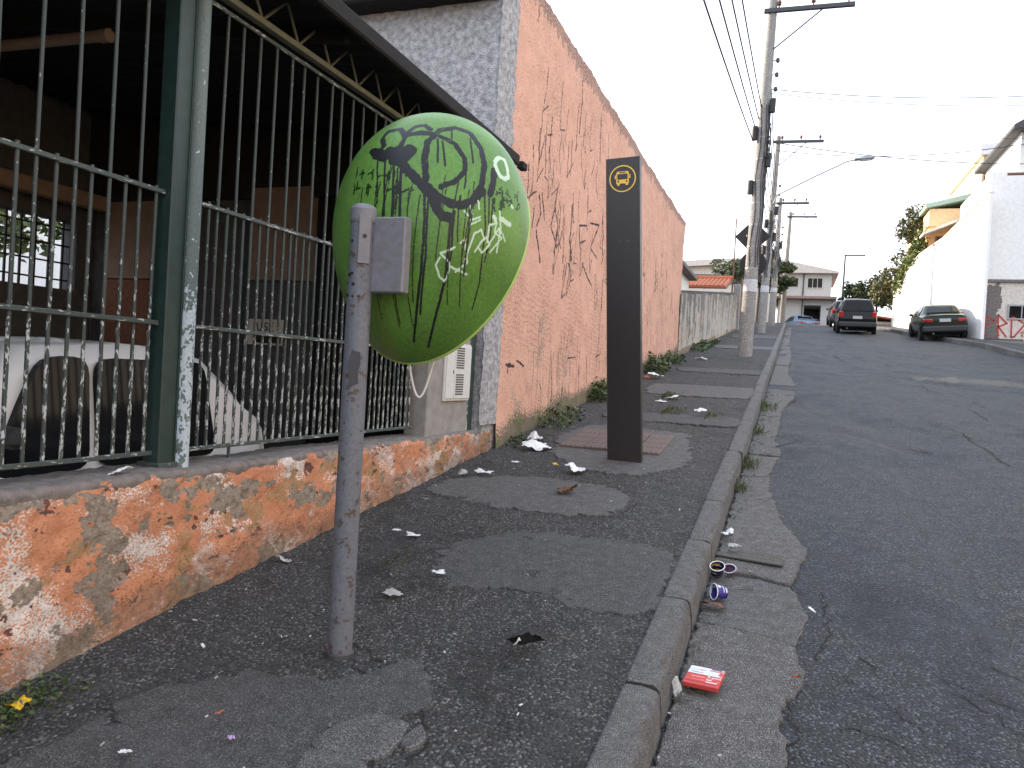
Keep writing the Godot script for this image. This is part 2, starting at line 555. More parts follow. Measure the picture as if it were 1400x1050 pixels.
func shell_mat() -> StandardMaterial3D:
	var w := 1024
	var a := nz(w, w, 0.004, 31, 4, FastNoiseLite.TYPE_SIMPLEX_SMOOTH, -1, false)
	var b := nz(w, w, 0.08, 32, 3, FastNoiseLite.TYPE_SIMPLEX_SMOOTH, -1, false)
	var o := PackedByteArray()
	o.resize(w * w * 3)
	for y in w:
		for x in w:
			var k := y * w + x
			var v := 0.72 + 0.45 * a[k] / 255.0 + 0.2 * (b[k] - 128) / 128.0
			var r := 0.108
			var g := 0.24
			var bb := 0.045
			put(o, k * 3, r * v, g * v, bb * v)
	var im := Image.create_from_data(w, w, false, Image.FORMAT_RGB8, o)
	var rg := RandomNumberGenerator.new()
	rg.seed = 5
	for sset in [[SMUDGE_STROKES, Color(0.10, 0.17, 0.07), 0.35, 1.0], [BLACK_STROKES, Color(0.10, 0.105, 0.12), 0.0, 1.0], [WHITE_STROKES, Color(0.72, 0.80, 0.72), 0.06, 1.0]]:
		for s in sset[0]:
			var pts := []
			for k in range(1, s.size(), 2): pts.append(Vector2(s[k] * 1.024, s[k + 1] * 1.024))
			stroke(im, pts, maxf(3.6, s[0] * 0.78), sset[1], rg, sset[2])
	for k in 22:      # thin runs of paint below the loops
		var p0 := Vector2(rg.randf_range(450, 720), rg.randf_range(380, 470))
		stroke(im, [p0, p0 + Vector2(rg.randf_range(-3, 3), 40), p0 + Vector2(rg.randf_range(-10, 4), rg.randf_range(70, 260))], 2.6, Color(0.13, 0.15, 0.12), rg, 0.25)
	for k in 60:      # scuffs
		var p0 := Vector2(rg.randf_range(120, 900), rg.randf_range(120, 900))
		stroke(im, [p0, p0 + Vector2(rg.randfn() * 14.0, rg.randfn() * 14.0)], 1.6, Color(0.3, 0.38, 0.24), rg, 0.4)
	var m := StandardMaterial3D.new()
	m.albedo_texture = ImageTexture.create_from_image(im)
	m.roughness = 0.42
	m.metallic_specular = 0.4
	m.backlight = Color(0.35, 0.42, 0.1)
	return m
func pink_wall_mat() -> StandardMaterial3D:
	# 2048 x 1024 over 12.4 m x 5.6 m, left edge at z = -7
	var w := 2048
	var h := 1024
	var a := nz(w, h, 0.004, 41, 5, FastNoiseLite.TYPE_SIMPLEX_SMOOTH, -1, false)
	var b := nz(w, h, 0.02, 42, 4, FastNoiseLite.TYPE_SIMPLEX_SMOOTH, -1, false)
	var f := nz(w, h, 0.16, 43, 3, FastNoiseLite.TYPE_SIMPLEX_SMOOTH, -1, false)
	var st := nz(w, 64, 0.05, 44, 4, FastNoiseLite.TYPE_SIMPLEX_SMOOTH, -1, false)
	var sc := nz(w, h, 0.03, 45, 2, FastNoiseLite.TYPE_SIMPLEX_SMOOTH, -1, false)
	var o := PackedByteArray()
	o.resize(w * h * 3)
	var hm := PackedByteArray()
	hm.resize(w * h)
	for y in h:
		var wy := 5.6 - 5.6 * y / h
		for x in w:
			var k := y * w + x
			var s := 12.4 * x / w
			var above := wy - S * (7.0 + s)
			var fn := f[k] / 255.0
			var an := a[k] / 255.0
			var bn := b[k] / 255.0
			var v := 0.84 + 0.16 * bn + 0.12 * fn
			var r := 0.63 * v
			var g := 0.365 * v
			var bb := 0.27 * v
			var ht := 128.0 + (fn - 0.5) * 150.0 + (bn - 0.5) * 60.0
			# pits where the render lost its paint
			if fn + (an - 0.5) * 0.3 > 0.74:
				r = 0.25; g = 0.15; bb = 0.115; ht -= 60
			# bare grey render low down near the corner
			var bare := an + (fn - 0.5) * 0.45 - absf(s - 1.3) * 0.14 - absf(above - 0.55) * 0.35
			if bare > 0.46:
				r = 0.30 * v; g = 0.235 * v; bb = 0.19 * v
			# run stains: narrow streaks from the tags down, and from the coping
			var run := st[(clampi(int(6 + sc[k] * 0.06), 0, 63)) * w + x] / 255.0
			if run > 0.66 and above < 1.1 * an + 0.5 and s > 0.8 and fn > 0.35:
				r *= 0.62; g *= 0.62; bb *= 0.65
			if wy > 5.45 - 0.35 * run * bn and fn > 0.3:
				r *= 0.5; g *= 0.55; bb *= 0.6
			# comb marks of the trowel
			if wy > 1.6 and wy < 2.7 and s < 4.0:
				var cmb := sin(wy * 95.0 + s * 9.0 + bn * 5.0) * (1.0 if an > 0.38 else 0.0)
				ht += cmb * 16.0 * bn
				if cmb > 0.72 and fn > 0.46: r *= 0.75; g *= 0.7; bb *= 0.7
			# moss and soil at the foot
			if above < 0.10 + 0.24 * an + (fn - 0.5) * 0.3 and above < 0.34:
				if bn > 0.5: r = 0.12; g = 0.125; bb = 0.06
				else: r = 0.17; g = 0.125; bb = 0.095
			put(o, k * 3, r, g, bb)
			hm[k] = clampi(int(ht), 0, 255)
	var im := Image.create_from_data(w, h, false, Image.FORMAT_RGB8, o)
	var rg := RandomNumberGenerator.new()
	rg.seed = 8
	for s in WALL_TAGS:
		var pts := []
		for k in range(1, s.size(), 2): pts.append(Vector2(s[k] / 12.4 * w, (5.6 - s[k + 1]) / 5.6 * h))
		stroke(im, pts, s[0] * 0.9, Color(0.22, 0.17, 0.17), rg, 0.2, 0.5)
	# a third row of angular letters further along the wall
	for q in 60:
		var x0 := rg.randf_range(0.4, 4.6) if q > 16 else rg.randf_range(3.9, 11.0)
		var y0 := rg.randf_range(2.9, 4.3) if q < 17 or q % 3 else rg.randf_range(4.2, 5.2)
		var pts := [Vector2(x0, y0), Vector2(x0 + rg.randf_range(-0.08, 0.08), y0 - rg.randf_range(0.3, 0.6)), Vector2(x0 + rg.randf_range(0.0, 0.25), y0 - rg.randf_range(0.2, 0.5))]
		for k in 3: pts[k] = Vector2(pts[k].x / 12.4 * w, (5.6 - pts[k].y) / 5.6 * h)
		stroke(im, pts, 3.0 if q > 16 else 5.0, Color(0.24, 0.19, 0.18), rg, 0.4, 0.5)
	var m := StandardMaterial3D.new()
	m.albedo_texture = ImageTexture.create_from_image(im)
	m.heightmap_enabled = true
	m.heightmap_texture = tex(hm, w, h, Image.FORMAT_L8)
	m.heightmap_scale = 1.2
	m.roughness = 0.95
	return m
func chipped_mat(base: Vector3, chip: Vector3, y_from: float, y_to: float, dens: float, sd: int) -> StandardMaterial3D:
	# coat of paint over an older pale one, chipped off where hands and feet reach; v runs up the bar in metres
	var w := 128
	var h := 1024
	var a := nz(w, h, 0.03, sd, 3, FastNoiseLite.TYPE_SIMPLEX_SMOOTH, -1, true)
	var b := nz(w, h, 0.1, sd + 1, 2, FastNoiseLite.TYPE_SIMPLEX_SMOOTH, -1, true)
	var o := PackedByteArray()
	o.resize(w * h * 3)
	for y in h:
		var m := 2.56 * y / h          # metres up the bar
		var dn: float = dens * clampf((y_to - m) / (y_to - y_from), 0.0, 1.0)
		for x in w:
			var k := y * w + x
			var t := a[k] / 255.0 * 0.65 + b[k] / 255.0 * 0.35
			var v := 0.8 + 0.4 * b[k] / 255.0
			if t > 0.80 - dn: put(o, k * 3, chip.x * v, chip.y * v, chip.z * v)
			elif t < 0.2: put(o, k * 3, 0.05, 0.03, 0.02)
			else: put(o, k * 3, base.x * v, base.y * v, base.z * v)
	var mt := StandardMaterial3D.new()
	mt.albedo_texture = tex(o, w, h)
	mt.roughness = 0.6
	mt.uv1_scale = Vector3(1, 1.0 / 2.56, 1)
	return mt
func stain_wall_mat() -> StandardMaterial3D:
	var w := 1024
	var h := 256
	var a := nz(w, h, 0.01, 51, 4, FastNoiseLite.TYPE_SIMPLEX_SMOOTH, -1, false)
	var st := nz(w, 32, 0.03, 52, 5, FastNoiseLite.TYPE_SIMPLEX_SMOOTH, -1, false)
	var f := nz(w, h, 0.15, 53, 3, FastNoiseLite.TYPE_SIMPLEX_SMOOTH, -1, false)
	var o := PackedByteArray()
	o.resize(w * h * 3)
	for y in h:
		for x in w:
			var k := y * w + x
			var run := st[clampi(int(a[k] * 0.12), 0, 31) * w + x] / 255.0
			var yy := float(y) / h
			var v := 0.85 + 0.3 * f[k] / 255.0
			var r := 0.42 * v
			var g := 0.38 * v
			var b := 0.33 * v
			if run + (f[k] - 128) / 400.0 > 0.40 + yy * 0.5:
				r *= 0.38; g *= 0.39; b *= 0.41
			elif a[k] > 185: r = 0.40 * v; g = 0.30 * v; b = 0.24 * v
			if yy > 0.86 + 0.1 * (a[k] - 128) / 128.0: r = 0.22 * v; g = 0.17 * v; b = 0.12 * v
			put(o, k * 3, r, g, b)
	var m := StandardMaterial3D.new()
	m.albedo_texture = tex(o, w, h)
	m.roughness = 0.95
	return m
func pole_mat() -> StandardMaterial3D:
	var w := 256
	var a := nz(w, w, 0.02, 61, 4)
	var f := nz(w, w, 0.12, 62, 3)
	var o := PackedByteArray()
	o.resize(w * w * 3)
	for k in w * w:
		var v := 0.8 + 0.35 * f[k] / 255.0
		if f[k] > 178 and a[k] > 120: put(o, k * 3, 0.5 * v, 0.48 * v, 0.45 * v)
		elif f[k] < 70 and a[k] < 135: put(o, k * 3, 0.11, 0.10, 0.095)
		else: put(o, k * 3, 0.25 * v, 0.24 * v, 0.23 * v)
	var m := StandardMaterial3D.new()
	m.albedo_texture = tex(o, w, w)
	m.roughness = 0.9
	m.uv1_scale = Vector3(1, 0.6, 1)
	return m
func print_tex(bg: Color, cols: Array, sd: int) -> StandardMaterial3D:
	# a bit of coloured packaging print
	var im := Image.create(64, 64, false, Image.FORMAT_RGB8)
	im.fill(bg)
	var rg := RandomNumberGenerator.new()
	rg.seed = sd
	for k in 14:
		var c: Color = cols[rg.randi() % cols.size()]
		im.fill_rect(Rect2i(rg.randi() % 60, rg.randi() % 60, 4 + rg.randi() % 22, 2 + rg.randi() % 9), c)
	var m := StandardMaterial3D.new()
	m.albedo_texture = ImageTexture.create_from_image(im)
	m.roughness = 0.5
	return m
func make_materials() -> void:
	make_srgb()
	M.walk = aggregate(0.050, 0.36, 0.125, 21, 0.02, 2.6, 1.55, 0.88)
	M.road = aggregate(0.036, 0.28, 0.17, 25, -0.08, 1.7, 1.9, 0.68)
	M.road.metallic_specular = 0.4
	M.concrete = aggregate(0.09, 0.12, 0.24, 71, 0.03, 0.7, 1.4, 0.92)
	M.concrete_dark = aggregate(0.072, 0.14, 0.22, 73, 0.01, 1.1, 1.3, 0.9)
	M.kerb = aggregate(0.15, 0.18, 0.2, 75, 0.02, 1.2, 0.9, 0.92)
	M.gutter = aggregate(0.108, 0.22, 0.2, 77, 0.05, 1.0, 1.3, 0.9)
	M.tar = aggregate(0.046, 0.05, 0.26, 79, -0.06, 0.3, 1.2, 0.78)
	M.soil = mottled(0.05, 0.042, 0.035, 0.5, 0.5, 80, 1.0, 0.5)
	M.low_wall = low_wall_mat()
	M.cap = mottled(0.17, 0.15, 0.14, 0.6, 0.7, 82, 0.95, 0.6)
	M.pink = pink_wall_mat()
	M.grey_plaster = mottled(0.35, 0.35, 0.365, 0.75, 1.1, 84, 0.95, 2.2, 0.05)
	M.pillar_grey = mottled(0.27, 0.255, 0.24, 0.3, 1.2, 86, 0.92, 0.25)
	M.stain = stain_wall_mat()
	M.bar = chipped_mat(Vector3(0.04, 0.052, 0.048), Vector3(0.40, 0.42, 0.42), 0.0, 1.3, 0.28, 91)
	M.rail = chipped_mat(Vector3(0.05, 0.065, 0.06), Vector3(0.34, 0.35, 0.34), 0.0, 9.0, 0.17, 93)
	M.pipe = chipped_mat(Vector3(0.11, 0.145, 0.14), Vector3(0.42, 0.50, 0.55), 0.75, 1.05, 0.36, 95)
	M.green_steel = mottled(0.014, 0.036, 0.031, 0.35, 0.8, 88, 0.5, 0.05)
	M.truss = mottled(0.16, 0.17, 0.13, 0.3, 0.5, 89, 0.6, 0.0)
	M.roof_sheet = mottled(0.013, 0.012, 0.0125, 0.4, 1.0, 90, 0.95, 0.1)
	M.shell = shell_mat()
	M.shell_rim = mat(0.35, 0.5, 0.12, 0.45)
	M.pole_paint = chipped_mat(Vector3(0.125, 0.135, 0.16), Vector3(0.075, 0.055, 0.045), 0.0, 9.0, 0.13, 97)
	M.booth_box = mottled(0.165, 0.165, 0.185, 0.25, 0.4, 98, 0.5, 0.03)
	M.totem = mottled(0.016, 0.012, 0.012, 0.25, 0.6, 99, 0.42, 0.03)
	M.totem_edge = mat(0.03, 0.026, 0.025, 0.4)
	M.yellow = mat(0.72, 0.46, 0.05, 0.5)
	M.tile = mottled(0.145, 0.105, 0.092, 0.35, 0.4, 101, 0.9, 0.2)
	M.upole = pole_mat()
	M.iron = mat(0.06, 0.06, 0.065, 0.6, 0.3)
	M.galv = mat(0.32, 0.33, 0.35, 0.5, 0.6)
	M.black = mat(0.015, 0.015, 0.017, 0.6)
	M.wire = mat(0.03, 0.03, 0.035, 0.7)
	M.white_box = mottled(0.60, 0.60, 0.58, 0.12, 0.5, 103, 0.5, 0.03)
	M.paper = mottled(0.72, 0.72, 0.72, 0.1, 0.2, 105, 0.8, 0.05)
	M.paper_grey = mottled(0.4, 0.39, 0.37, 0.3, 0.2, 107, 0.9, 0.05)
	M.paper_notice = mottled(0.5, 0.5, 0.52, 0.5, 0.5, 131, 0.8, 0.0)
	M.dead_leaf = mottled(0.16, 0.085, 0.05, 0.5, 0.1, 137, 0.9, 0.1)
	M.wood = mottled(0.085, 0.078, 0.068, 0.5, 0.25, 109, 0.9, 0.3)
	M.rubber = mat(0.018, 0.018, 0.018, 0.85)
	M.glass_dark = mat(0.012, 0.013, 0.015, 0.06)
	M.glass_dark.metallic_specular = 0.28
	M.rim = mat(0.35, 0.35, 0.37, 0.35, 0.7)
	M.red_lamp = mat(0.35, 0.02, 0.02, 0.2)
	M.bumper = mat(0.03, 0.03, 0.032, 0.6)
	M.plate = mat(0.42, 0.43, 0.45, 0.5)
	M.white_wall = mottled(0.80, 0.79, 0.77, 0.12, 1.5, 111, 0.9, 0.25)
	M.cream = mottled(0.68, 0.50, 0.30, 0.15, 1.5, 113, 0.9, 0.2)
	M.orange_house = mottled(0.66, 0.38, 0.18, 0.15, 1.5, 115, 0.9, 0.2)
	M.off_white = mottled(0.62, 0.56, 0.50, 0.25, 1.3, 117, 0.9, 0.3)
	M.stone_house = mottled(0.6, 0.59, 0.56, 0.6, 1.0, 119, 0.9, 0.6, 0.06)
	M.clay = mottled(0.42, 0.13, 0.06, 0.4, 0.6, 121, 0.9, 0.3)
	M.brown_paint = mat(0.16, 0.07, 0.045, 0.6)
	M.green_roof = mat(0.30, 0.42, 0.36, 0.6)
	M.awning = mat(0.30, 0.20, 0.17, 0.8)
	M.red_paint = mat(0.45, 0.045, 0.035, 0.7)
	M.beige = mottled(0.28, 0.20, 0.155, 0.2, 1.2, 123, 0.9, 0.15)
	M.brick_wall = mottled(0.2, 0.09, 0.055, 0.4, 0.4, 125, 0.95, 0.3)
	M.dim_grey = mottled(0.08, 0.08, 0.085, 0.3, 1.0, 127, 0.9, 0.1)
	M.leaf = mat(1, 1, 1, 0.6)
	M.leaf.vertex_color_use_as_albedo = true
	M.leaf.backlight = Color(0.35, 0.4, 0.15)
	M.bark = mottled(0.09, 0.075, 0.06, 0.4, 0.4, 129, 0.95, 0.4)
	M.crack_dirt = mottled(0.016, 0.014, 0.012, 0.5, 0.3, 133, 1.0, 0.0)
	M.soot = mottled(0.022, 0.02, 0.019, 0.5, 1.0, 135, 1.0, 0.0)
	M.cable_white = mat(0.62, 0.62, 0.6, 0.45)
func setup_view() -> void:
	var cam := Camera3D.new()
	cam.name = "camera"
	add_child(cam)
	cam.position = Vector3(0, 1.55, 0)
	cam.rotation_order = EULER_ORDER_YXZ
	cam.rotation_degrees = Vector3(-0.812, 19.882, 3.3)
	cam.fov = 53.13
	cam.far = 900.0
	cam.near = 0.05
	cam.current = true
	var we := WorldEnvironment.new()
	we.name = "environment"
	var env := Environment.new()
	env.background_mode = Environment.BG_SKY
	var sk := ProceduralSkyMaterial.new()
	sk.sky_top_color = Color(0.84, 0.88, 0.95)
	sk.sky_horizon_color = Color(0.98, 0.975, 0.97)
	sk.sky_curve = 0.18
	sk.ground_horizon_color = Color(0.5, 0.48, 0.45)
	sk.ground_bottom_color = Color(0.3, 0.28, 0.26)
	sk.sun_angle_max = 1.0
	var sky := Sky.new()
	sky.sky_material = sk
	env.sky = sky
	env.background_energy_multiplier = 1.0
	env.tonemap_mode = Environment.TONE_MAPPER_LINEAR
	env.tonemap_exposure = 2.6
	env.sdfgi_enabled = true
	env.ssao_enabled = true
	env.ssil_enabled = true
	we.environment = env
	add_child(we)
	var sun := DirectionalLight3D.new()
	sun.name = "sun"
	sun.light_energy = 1.3
	sun.light_color = Color(1.0, 0.93, 0.82)
	sun.light_angular_distance = 0.5
	sun.shadow_enabled = true
	add_child(sun)
	var el := deg_to_rad(20.0)
	var az := deg_to_rad(14.0)
	sun.look_at_from_position(Vector3.ZERO, Vector3(cos(el) * cos(az), -sin(el), cos(el) * sin(az)), Vector3.UP)

func noise(sd: int, freq: float, oct := 3) -> FastNoiseLite:
	var f := FastNoiseLite.new()
	f.seed = sd
	f.frequency = freq
	f.fractal_octaves = oct
	return f
func zsteps(z0: float, z1: float, fine: float, grow: float) -> PackedFloat32Array:
	var o := PackedFloat32Array()
	var z := z0
	while z > z1:
		o.append(z)
		var d: float = absf(z) if z < -2.0 else (2.0 if z < 0.0 else 2.0 + z * 8.0)
		z -= max(fine, d * grow)
	o.append(z1)
	return o
func ground_sheet(x0: float, x1: float, dx: float, zs: PackedFloat32Array, hf: Callable, cf: Callable) -> MB:
	var mb := MB.new()
	var nx := int(ceil((x1 - x0) / dx)) + 1
	var p := PackedVector3Array()
	var uv := PackedVector2Array()
	var cs := PackedColorArray()
	for z in zs:
		for k in nx:
			var x := lerpf(x0, x1, float(k) / (nx - 1))
			p.append(Vector3(x, hf.call(x, z), z))
			uv.append(Vector2(x, z))
			cs.append(cf.call(x, z))
	mb.sheet(p, nx, uv, cs)
	return mb
func jagged(pts: Array, amp: float, sd: int, step := 0.04, smooth := 0.0) -> PackedVector2Array:
	# closed outline with a broken edge; points are (x, z)
	var f := noise(sd, 9.0, 3)
	var o := PackedVector2Array()
	var m := pts.size()
	for k in m:
		var p0: Vector2 = pts[(k + m - 1) % m]
		var a: Vector2 = pts[k]
		var b: Vector2 = pts[(k + 1) % m]
		var p3: Vector2 = pts[(k + 2) % m]
		var steps: int = max(1, int(a.distance_to(b) / step))
		for s in steps:
			var q := float(s) / steps
			var p := a.lerp(b, q)
			if smooth > 0.0: p = p.lerp(a.cubic_interpolate(b, p0, p3, q), smooth)
			o.append(p + Vector2(f.get_noise_2d(p.x, p.y), f.get_noise_2d(p.x + 31.0, p.y)) * amp)
	var best := o
	var area := 0.0
	for q in Geometry2D.offset_polygon(o, -step * 0.12):     # drops any loop where the edge crosses itself
		var r := 0.0
		for k in q.size(): r += q[k].cross(q[(k + 1) % q.size()])
		if absf(r) > area:
			area = absf(r)
			best = q
	return best
func slab(poly: PackedVector2Array, off: float, thick: float, bev: float) -> MB:
	# a flat piece lying on the slope; poly holds (x, z)
	var mb := MB.new()
	var q := PackedVector2Array()
	for p in poly: q.append(Vector2(p.x, -p.y))
	# local x -> x, local y -> up the street, local z -> up
	var b := Basis(Vector3(1, 0, 0), Vector3(0, S, -1.0), Vector3(0, 1, 0))
	mb.prism(q, thick, Transform3D(b, Vector3(0, off - thick * 0.5, 0)), bev)
	return mb
func spiece(mb: MB, called: String, m: Material, parent: Node) -> void:
	if parent == self: struct_(mb, called, m)
	else: part(mb, called, m, parent)

var walk_h: Callable
var road_h: Callable
func build_ground() -> void:
	var n1 := noise(1, 0.9, 3)
	var n2 := noise(2, 5.0, 3)
	var n3 := noise(3, 0.35, 2)
	# terrain under everything, out to the horizon
	var tz := PackedFloat32Array([60, 20, 0, -10, -20, -30, -40, -46, -52, -58, -64, -80, -140, -420])
	var hf := func(_x, z): return gy(min(z, 8.0)) - (0.9 if z > -50.0 else lerpf(0.9, 0.25, clampf((-z - 50.0) / 14.0, 0.0, 1.0)))
	struct_(ground_sheet(-300, 300, 50, tz, hf, func(_x, _z): return Color(1, 1, 1)), "ground", M.soil)
	# near footpath
	var wh := func(x, z): return gy(z) + n1.get_noise_2d(x, z) * 0.012 + n2.get_noise_2d(x, z) * 0.009 + n2.get_noise_2d(x * 3.3 + 11.0, z * 3.3) * 0.004 + 0.01 * smoothstep(-2.3, -2.75, x)
	var wc := func(x, z):
		var a := n3.get_noise_2d(x * 2.2, z * 2.2)
		var b := n2.get_noise_2d(x * 0.5 + 40.0, z * 0.5)
		var v: float = 1.05 + 0.42 * a + 0.42 * b
		var warm: float = 0.06 * smoothstep(0.1, 0.5, n1.get_noise_2d(x + 9.0, z))
		return Color(v * (1.0 + warm), v, v * (1.0 - warm * 0.6))
	walk_h = wh
	struct_(ground_sheet(-2.78, -0.545, 0.024, zsteps(5.0, -47.0, 0.024, 0.007), wh, wc), "sidewalk", M.walk)
	# roadway
	var rh := func(x, z):
		var w: float = sin(z * 2.9 + n1.get_noise_2d(x * 0.5, z * 0.25) * 9.0) * 0.02 * smoothstep(-6.0, -11.0, z) * (0.4 + absf(n1.get_noise_2d(x * 0.5 + 8.0, z * 0.2)) * 2.0)
		var rut: float = -0.02 * exp(-pow((x - 1.1) / 0.35, 2.0))
		return gy(z) - 0.165 + w + rut + n1.get_noise_2d(x * 0.8 + 50.0, z * 0.8) * 0.014 + n2.get_noise_2d(x + 60.0, z) * 0.004
	var rc := func(x, z):
		var seam: float = 1.95 + 0.22 * n1.get_noise_2d(3.0, z * 0.5) + 0.05 * n2.get_noise_2d(1.0, z)
		var v: float = 1.08 + 0.6 * n3.get_noise_2d(x * 1.6 + 20.0, z * 0.9) + 0.42 * n2.get_noise_2d(x * 0.6, z * 0.35 + 9.0)
		var col := Color(v * 0.93, v, v * 1.13)
		if x > seam: col = Color(v * 2.0, v * 1.86, v * 1.74)
		if absf(x - seam) < 0.05 + 0.05 * n2.get_noise_2d(7.0, z * 0.6): col = Color(v * 2.9, v * 2.6, v * 2.3)
		if x > 2.3 and absf(x - 2.9 - 0.3 * n1.get_noise_2d(9.0, z * 0.7)) < 0.04 and n1.get_noise_2d(77.0, z * 0.5) > 0.12: col = Color(v * 0.45, v * 0.45, v * 0.48)
		return col
	road_h = rh
	struct_(ground_sheet(-0.42, 7.2, 0.05, zsteps(5.0, -66.0, 0.032, 0.008), rh, rc), "road", M.road)
	# far pavement across the street, with a kerb that swings in up the hill
	var kx := func(z): return 6.45 if z > -31.0 else (lerpf(6.45, 5.05, (-z - 31.0) / 8.0) if z > -39.0 else lerpf(5.05, 3.9, clampf((-z - 39.0) / 8.0, 0, 1)))
	var pv := MB.new()
	var zz := zsteps(12.0, -66.0, 0.5, 0.0)
	var pp := PackedVector3Array()
	var pu := PackedVector2Array()
	var pc := PackedColorArray()
	for z in zz:
		var k0: float = kx.call(z)
		for q in [[k0 + 0.01, -0.3], [k0 + 0.02, -0.02], [k0 + 0.05, 0.0], [k0 + 0.2, 0.0], [16.0, 0.06]]:
			pp.append(Vector3(q[0], gy(z) + q[1] + n1.get_noise_2d(q[0], z) * 0.02, z))
			pu.append(Vector2(q[0], z))
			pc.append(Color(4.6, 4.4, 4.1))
	pv.sheet(pp, 5, pu, pc)
	struct_(pv, "sidewalk", M.walk)
	var rk := Node3D.new()
	rk.name = "far_kerb"
	add_child(rk)
	rk.set_meta("kind", "structure")
	for k in 42:
		var z := -18.0 - k
		var a: float = kx.call(z)
		var b: float = kx.call(z - 0.98)
		var mb := MB.new()
		var p0 := gp(a - 0.05, z, -0.11)
		var p1 := gp(b - 0.05, z - 0.98, -0.11)
		var bs := Basis.looking_at(p1 - p0, Vector3.UP)
		mb.box(Transform3D(bs, (p0 + p1) * 0.5), Vector3(0.15, 0.26, p0.distance_to(p1)), 0.02)
		part(mb, "kerb_stone", M.gutter if k % 3 else M.kerb, rk)
	# near kerb: five worn stones, laid again and again
	var kb := Node3D.new()
	kb.name = "kerb"
	add_child(kb)
	kb.set_meta("kind", "structure")
	var rg := RandomNumberGenerator.new()
	rg.seed = 4
	var stones := []
	for q in 6: stones.append(kerb_stone(q))
	var d := -3.0
	while d < 47.0:
		var len := rg.randf_range(0.86, 1.05)
		var z := -d - len * 0.5
		var m := inst(stones[rg.randi() % 6], "kerb_stone", M.kerb, kb)
		var slope := atan((gy(z - 0.4) - gy(z + 0.4)) / 0.8)
		m.transform = Transform3D(Basis(Vector3(1, 0, 0), slope + rg.randf_range(-0.006, 0.006)) * Basis(Vector3(0, 1, 0), rg.randf_range(-0.008, 0.008)), gp(-0.482 + rg.randf_range(-0.008, 0.008), z, rg.randf_range(-0.006, 0.012))).scaled_local(Vector3(1, 1, len))
		d += len + 0.012
func kerb_stone(sd: int) -> ArrayMesh:
	# one metre long, 0.15 wide, top at y = 0.012; worn edges
	var f := noise(100 + sd, 3.0, 3)
	var g := noise(200 + sd, 14.0, 2)
	var pr := [Vector2(-0.075, -0.3), Vector2(-0.075, -0.02), Vector2(-0.068, 0.006), Vector2(-0.055, 0.012), Vector2(0.0, 0.013), Vector2(0.04, 0.011), Vector2(0.062, 0.003), Vector2(0.074, -0.012), Vector2(0.079, -0.035), Vector2(0.083, -0.08), Vector2(0.086, -0.13), Vector2(0.088, -0.18), Vector2(0.09, -0.3)]
	var p := PackedVector3Array()
	var uv := PackedVector2Array()
	var nzs := 34
	for k in nzs + 1:
		var z := 0.5 - float(k) / nzs
		var endf: float = smoothstep(0.0, 0.03, 0.5 - absf(z))
		for q in pr:
			var wear: float = 1.0 if q.y > -0.02 and q.x > 0.03 else 0.35
			var a: float = f.get_noise_3d(q.x * 3.0, q.y * 3.0, z) * 0.012 * wear + g.get_noise_3d(q.x, q.y, z) * 0.006
			var chip: float = maxf(0.0, f.get_noise_2d(z * 1.4, 50.0) - 0.15) * 0.05 * (1.0 if q.x > 0.05 and q.y > -0.06 else 0.0)
			p.append(Vector3(q.x * (0.94 + 0.06 * endf) + a * 0.6 - chip, q.y * 1.0 + a - chip * 0.6 - 0.012 * (1.0 - endf), z))
			uv.append(Vector2(q.x - q.y + 0.3 * sd, z))
	var mb := MB.new()
	mb.sheet(p, pr.size(), uv)
	for en in 2:
		var z: float = 0.5 if en == 0 else -0.5
		for k in pr.size() - 2:
			var a := Vector3(pr[0].x, pr[0].y, z)
			var b: Vector3 = Vector3(pr[k + 1].x * 0.94, pr[k + 1].y - 0.012, z)
			var c: Vector3 = Vector3(pr[k + 2].x * 0.94, pr[k + 2].y - 0.012, z)
			if en == 0: mb.tri(a, c, b)
			else: mb.tri(a, b, c)
	return mb.mesh()
